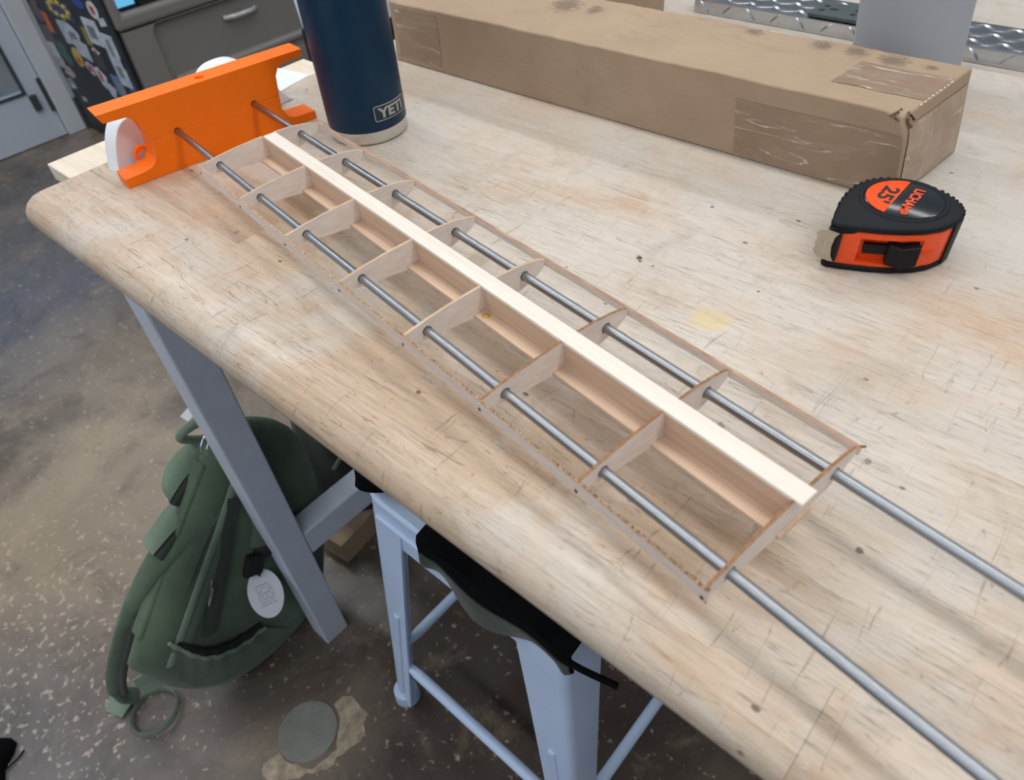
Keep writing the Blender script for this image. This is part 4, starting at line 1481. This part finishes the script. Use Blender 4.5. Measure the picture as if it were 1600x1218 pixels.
for pts, x_, nm, m_, r_ in (
        ([(-0.118, -0.400), (-0.150, -0.455), (-0.195, -0.530), (-0.238, -0.598)], 0.0010, 'side_strap', 'bag_dark', 0.0125),
        ([(-0.108, -0.380), (-0.150, -0.430), (-0.206, -0.492), (-0.262, -0.555), (-0.300, -0.600)], 0.0020, 'seam_welt', 'bag_light', 0.0065),
        ([(-0.098, -0.372), (-0.128, -0.420), (-0.172, -0.476), (-0.228, -0.540), (-0.275, -0.592)], 0.0010, 'zip_tape', 'bag', 0.0095),
        ([(-0.092, -0.400), (-0.100, -0.470), (-0.118, -0.540)], 0.0010, 'seam_welt', 'bag_light', 0.0040)):
    o = obj(nm, tube(smooth_path(on_side(pts, x_), 5), r_, 8, None, False, (1.0, 0.35, (1, 0, 0))), M[m_], bag, True, 60)
# side pocket with an open elastic mouth
TOPP = [(-0.2828, -0.5536), (-0.268, -0.606), (-0.2475, -0.635), (-0.212, -0.660), (-0.1734, -0.676)]
BOTP = [(-0.302, -0.640), (-0.292, -0.690), (-0.262, -0.722), (-0.205, -0.737), (-0.145, -0.728)]
tp = smooth_path(on_side(TOPP, 0.004), 6)
bp_ = smooth_path(on_side(BOTP, 0.001), 6)


def pocket(a, b):
    k = min(int(b * (len(tp) - 1) + 0.5), len(tp) - 1)
    p = tp[k].lerp(bp_[k], a)
    bulge = math.sin(math.pi * b)
    return (p.x + 0.012 * bulge * (1 - 0.9 * a) * (0.4 + 0.6 * (1 - a)) + 0.0018 * math.sin(b * 40) * (1 - a), p.y, p.z)


o = obj('side_pocket', sheet(pocket, 8, len(tp) - 1, 0.002), M['bag'], bag, True, 60)
obj('pocket_hem', tube([pocket(0, k / (len(tp) - 1)) for k in range(len(tp))], 0.0032, 6), M['bag_light'], o, True, 60)
obj('pocket_gap', tube([Vector(pocket(0, k / (len(tp) - 1))) + Vector((-0.006, 0.003, 0.006)) for k in range(2, len(tp) - 1)], 0.006, 8), M['gap_black'], o, True, 60)
# carry handle, open flap, buckle, cord and oval tag
o = obj('carry_handle', tube(smooth_path([(-0.130, -0.100, -0.345), (-0.125, -0.125, -0.318), (-0.120, -0.120, -0.305), (-0.120, -0.095, -0.308), (-0.125, -0.075, -0.335)], 5), 0.006, 8), M['bag_light'], bag, True, 60)
o = obj('open_flap', tube(smooth_path([(-0.082, -0.088, -0.430), (-0.072, -0.100, -0.475), (-0.069, -0.118, -0.510)], 5), 0.018, 12, None, False, (0.9, 0.5, (1, 0, 0))), M['bag'], bag, True, 60)
o = obj('flap_mouth', lathe([(0.014, 0.0), (0.012, 0.003), (0.0, 0.0035)], 16), M['gap_black'], bag, True, 60, (-0.066, -0.122, -0.522), (math.radians(30), math.radians(60), 0))
o = obj('buckle', box(-0.005, 0.005, -0.014, 0.014, -0.018, 0.018), M['gap_black'], bag, False, 35, (-0.066, -0.140, -0.535), (math.radians(-30), 0, 0))
bevel(o, 0.0015)
tg = obj('paper_tag', prism([(0.0245 * math.cos(2 * math.pi * i / 32), 0.0365 * math.sin(2 * math.pi * i / 32)) for i in range(32)], -0.0006, 0.0006, 'x', holes=[circle(0.0, 0.029, 0.0028, 12)]), M['tag'], bag, False, 35, (-0.050, -0.1500, -0.585), (math.radians(-18), math.radians(-42), 0))
o = obj('tag_cord', tube(smooth_path([(-0.062, -0.143, -0.560), (-0.060, -0.138, -0.545), (-0.064, -0.138, -0.530)], 5), 0.0011, 6), M['gap_black'], bag, True, 60)
o = obj('carabiner', tube([(-0.098, -0.1100 + 0.0055 * math.cos(t) + 0.006 * math.sin(t), -0.322 + 0.011 * math.sin(t)) for t in [2 * math.pi * i / 16 for i in range(16)]], 0.0018, 6, None, True), M['wire'], bag, True, 60)
o = obj('zip_pull', tube(smooth_path([(-0.068, -0.196, -0.505), (-0.066, -0.206, -0.522), (-0.066, -0.218, -0.542), (-0.068, -0.210, -0.536), (-0.067, -0.200, -0.518)], 4), 0.0012, 6), M['wire'], bag, True, 60)

o = obj('white_tab', box(-0.006, 0.006, -0.012, 0.012, -0.0006, 0.0006), M['white'], bag, False, 35, (-0.1300, -0.0987, -0.2932), (0.2, 0.5, 0.3))
# second, darker bag hanging behind it in the shade under the bench
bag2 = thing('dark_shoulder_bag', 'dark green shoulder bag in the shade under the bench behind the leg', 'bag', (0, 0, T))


def bag2_pt(u, v):
    a = 2 * math.pi * u
    z = -0.78 + 0.36 * v
    r = 0.075 * (1 - 0.35 * v ** 2) + 0.010 * math.sin(3 * a + 4 * v)
    if v > 0.98:
        r *= 0.3
    return (-0.205 + r * math.cos(a) * 0.9, 0.115 + r * math.sin(a) * 1.1, z)


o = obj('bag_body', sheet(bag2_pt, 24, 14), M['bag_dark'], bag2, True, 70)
o = obj('bag_strap', tube(smooth_path([(-0.165, 0.040, -0.42), (-0.140, 0.030, -0.34), (-0.130, 0.060, -0.36), (-0.120, 0.085, -0.48), (-0.125, 0.100, -0.60)], 6), 0.008, 8, None, False, (2.0, 0.5, (1, 0, 0))), M['bag_dark'], bag2, True, 60)
o = obj('piping', tube(smooth_path([(-0.130, 0.050, -0.555), (-0.125, 0.075, -0.535), (-0.125, 0.110, -0.550), (-0.140, 0.150, -0.52)], 6), 0.0035, 8), M['bag_light'], bag2, True, 60)

# small carton on the floor behind the stretcher
cb = thing('floor_carton', 'small dull brown carton on the floor under the bench stretcher', 'box', (-0.165, 0.052, 0), math.radians(8))
o = obj('carton', box(-0.036, 0.036, -0.050, 0.050, 0.0, 0.055), M['card'], cb)
bevel(o, 0.002)
obj('packing_tape', box(-0.0362, 0.0362, -0.012, 0.012, 0.0552, 0.0556), M['tape'], cb)

# ------------------------------------------------------------------ metal stool
stool = thing('metal_stool', 'pale blue pressed metal stool with splayed legs tucked under the bench', 'stool', (0, 0, 0))
ST = T - 0.228
SX = (0.187, 0.437)
SY = (-0.060, 0.190)
FX = (0.126, 0.482)
FY = (-0.097, 0.240)


def stool_leg(ix, iy, top_w, bot_w):
    """L shaped tapered leg with a rounded outer corner, from seat to floor"""
    sx = 1 if ix == 0 else -1
    sy = 1 if iy == 0 else -1
    bm = bmesh.new()
    th = 0.0035
    rows = []
    for k in range(9):
        t = k / 8
        z = ST - 0.006 - (ST - 0.006 - 0.012) * t
        cx = SX[ix] + (FX[ix] - SX[ix]) * t
        cy = SY[iy] + (FY[iy] - SY[iy]) * t
        w = top_w + (bot_w - top_w) * t ** 0.8
        rr_ = 0.011
        outer = [(w, 0.0), (rr_, 0.0), (rr_ * 0.5, rr_ * 0.13), (rr_ * 0.13, rr_ * 0.5), (0.0, rr_), (0.0, w)]
        inner = [(w, th), (rr_, th), (rr_ * 0.5 + th * .5, rr_ * 0.13 + th), (rr_ * 0.13 + th, rr_ * 0.5 + th * .5), (th, rr_), (th, w)]
        ring = [bm.verts.new((cx + sx * p[0], cy + sy * p[1], z)) for p in outer + inner[::-1]]
        rows.append(ring)
    n = len(rows[0])
    for A, B_ in zip(rows, rows[1:]):
        for k in range(n):
            bm.faces.new((A[k], A[(k + 1) % n], B_[(k + 1) % n], B_[k]))
    for ring in (rows[0], rows[-1]):
        for k in range(5):
            bm.faces.new((ring[k], ring[k + 1], ring[n - 2 - k], ring[n - 1 - k]))
    return bm


for ix in (0, 1):
    for iy in (0, 1):
        lg = obj('leg', stool_leg(ix, iy, 0.062 if ix else 0.050, 0.034), M['stool'], stool, True, 40)
        sx = 1 if ix == 0 else -1
        sy = 1 if iy == 0 else -1
        fx, fy = FX[ix] + sx * 0.012, FY[iy] + sy * 0.012
        obj('rubber_foot', lathe([(0.0185, 0.0), (0.020, 0.004), (0.018, 0.028), (0.0, 0.030)], 20), M['stool'], lg, True, 50, (fx, fy, 0))
        # pressed rib up the outer face
        def at(t, d):
            return (SX[ix] + (FX[ix] - SX[ix]) * t + sx * d, SY[iy] + (FY[iy] - SY[iy]) * t - sy * 0.0006, ST - 0.006 - (ST - 0.018) * t)
        obj('pressed_rib', tube([at(0.45, 0.026), at(0.7, 0.022), at(0.92, 0.018)], 0.0045, 8, None, False, (1.0, 0.6, (0, 1, 0))), M['stool'], lg, True, 60)
# seat pan with rolled rim and apron
o = obj('seat', prism(rounded_rect(SX[0] - 0.006, SX[1] + 0.006, SY[0] - 0.006, SY[1] + 0.006, 0.03, 6), ST - 0.010, ST, 'z'), M['stool'], stool, True, 40)
bevel(o, 0.004, 3)
for (x0, x1, y0, y1) in ((SX[0] + 0.012, SX[1] - 0.012, SY[0] - 0.002, SY[0] + 0.002), (SX[0] + 0.012, SX[1] - 0.012, SY[1] - 0.002, SY[1] + 0.002),
                         (SX[0] - 0.002, SX[0] + 0.002, SY[0] + 0.012, SY[1] - 0.012), (SX[1] - 0.002, SX[1] + 0.002, SY[0] + 0.012, SY[1] - 0.012)):
    obj('apron', box(x0, x1, y0, y1, ST - 0.078, ST - 0.009), M['stool'], stool)
# apron crease
obj('apron_crease', tube([(SX[0] + 0.01, SY[0] - 0.003, ST - 0.040), (SX[1] - 0.01, SY[0] - 0.003, ST - 0.040)], 0.003, 8), M['stool'], stool, True, 60)
# cross braces between the legs
bt = 0.735
zb = ST - 0.006 - (ST - 0.018) * bt
bx_ = [SX[i] + (FX[i] - SX[i]) * bt for i in (0, 1)]
by_ = [SY[i] + (FY[i] - SY[i]) * bt for i in (0, 1)]
e = 0.014
for a, b in (((bx_[0] + e, by_[0] + 0.006), (bx_[1] - e, by_[0] + 0.006)), ((bx_[0] + e, by_[1] - 0.006), (bx_[1] - e, by_[1] - 0.006)),
             ((bx_[0] + 0.006, by_[0] + e), (bx_[0] + 0.006, by_[1] - e)), ((bx_[1] - 0.006, by_[0] + e), (bx_[1] - 0.006, by_[1] - e))):
    pts = [(a[0] + (b[0] - a[0]) * t, a[1] + (b[1] - a[1]) * t, zb) for t in (0.0, 0.05, 0.12, 0.5, 0.88, 0.95, 1.0)]
    obj('brace', tube(pts, [0.005, 0.005, 0.0075, 0.0075, 0.0075, 0.005, 0.005], 12), M['stool'], stool, True, 60)

# ------------------------------------------------------------------ dark jacket draped over the stool
jk = thing('draped_jacket', 'black jacket with a dark green hem draped over the stool seat', 'jacket', (0, 0, T))
hem_line = [(0.2835, -0.236), (0.2880, -0.248), (0.2950, -0.262), (0.3150, -0.283), (0.350, -0.278), (0.385, -0.269), (0.420, -0.256), (0.450, -0.240), (0.462, -0.232)]
hl = smooth_path([(p[0], 0, p[1]) for p in hem_line], 4)


def drape(a, b):
    """a along the hem (0..1), b from the back of the seat over its front edge and down"""
    i = a * (len(hl) - 1)
    k = min(int(i), len(hl) - 2)
    h = hl[k].lerp(hl[k + 1], i - k)
    zt = -0.2235
    xm = 0.276 + 0.18 * a
    w = 0.006 * noise.noise(Vector((a * 6, b * 4, 2.0)))
    if b < 0.4:
        t = b / 0.4
        return (xm + w, 0.15 - 0.212 * t, zt + 0.006 + w * 0.6 + 0.004 * math.sin(a * 9 + b * 5))
    t = (b - 0.4) / 0.6
    return (xm + (h.x - xm) * t ** 0.6, -0.0705 - 0.006 * math.sin(a * 15) * t - 0.010 * t * (1 - t) + w * 0.4, zt + 0.004 + (h.z - zt - 0.004) * t)


obj('jacket_body', sheet(drape, 34, 24, 0.003), M['black_cloth'], jk, True, 80)


def hem_pt(a, b):
    p = Vector(drape(0.07 + 0.93 * a, 0.62 + 0.385 * b))
    p.y -= 0.0045
    return p


obj('hem', sheet(hem_pt, 34, 4, 0.002), M['hem'], jk, True, 80)
o = obj('sleeve', tube(smooth_path([(0.200, 0.02, -0.196), (0.203, -0.02, -0.192), (0.207, -0.054, -0.196), (0.212, -0.066, -0.208)], 5), [0.020] * 12 + [0.017] * 3 + [0.014], 12), M['black_cloth'], jk, True, 70)
o = obj('drawstring', tube(smooth_path([(0.448, -0.075, -0.225), (0.470, -0.076, -0.215), (0.500, -0.070, -0.212)], 5), 0.003, 8), M['black_cloth'], jk, True, 60)

# ------------------------------------------------------------------ dark bundle at the lower left corner
fb = thing('dark_bundle', 'dark fabric bundle with a loose cord at the lower left corner', 'bag', (-0.281, -0.615, 0))


def fb_pt(u, v):
    a = 2 * math.pi * u
    r = 0.075 * math.cos(0.5 * math.pi * v * 0.98) ** 0.6 * (1 + 0.14 * math.sin(4 * a + 1) + 0.05 * math.sin(9 * a))
    return (r * math.cos(a), r * math.sin(a), 0.055 * v * (1 + 0.15 * math.sin(3 * a)) + 0.001)


obj('bundle_cloth', sheet(fb_pt, 40, 12), M['black_cloth'], fb, True, 80)
obj('cord', tube(smooth_path([(0.030, 0.055, 0.006), (0.026, 0.078, 0.003), (0.020, 0.092, 0.0025)], 5), 0.0012, 6), M['black_cloth'], fb, True, 60)

# ------------------------------------------------------------------ white bin with a black foot far behind the bottle
wbn = thing('white_bin', 'white bin on a black base glimpsed left of the navy bottle', 'bin', (-0.92, 0.828, 0))
obj('bin_body', lathe([(0.100, 0.560), (0.108, 0.568), (0.114, 0.655), (0.110, 0.662), (0.0, 0.662)], 40), M['white'], wbn, True, 40)
obj('bin_base', lathe([(0.13, 0.0), (0.13, 0.02), (0.05, 0.04), (0.05, 0.40), (0.10, 0.47), (0.112, 0.48), (0.112, 0.555), (0.100, 0.560), (0.0, 0.560)], 40), M['tm_black'], wbn, True, 40)
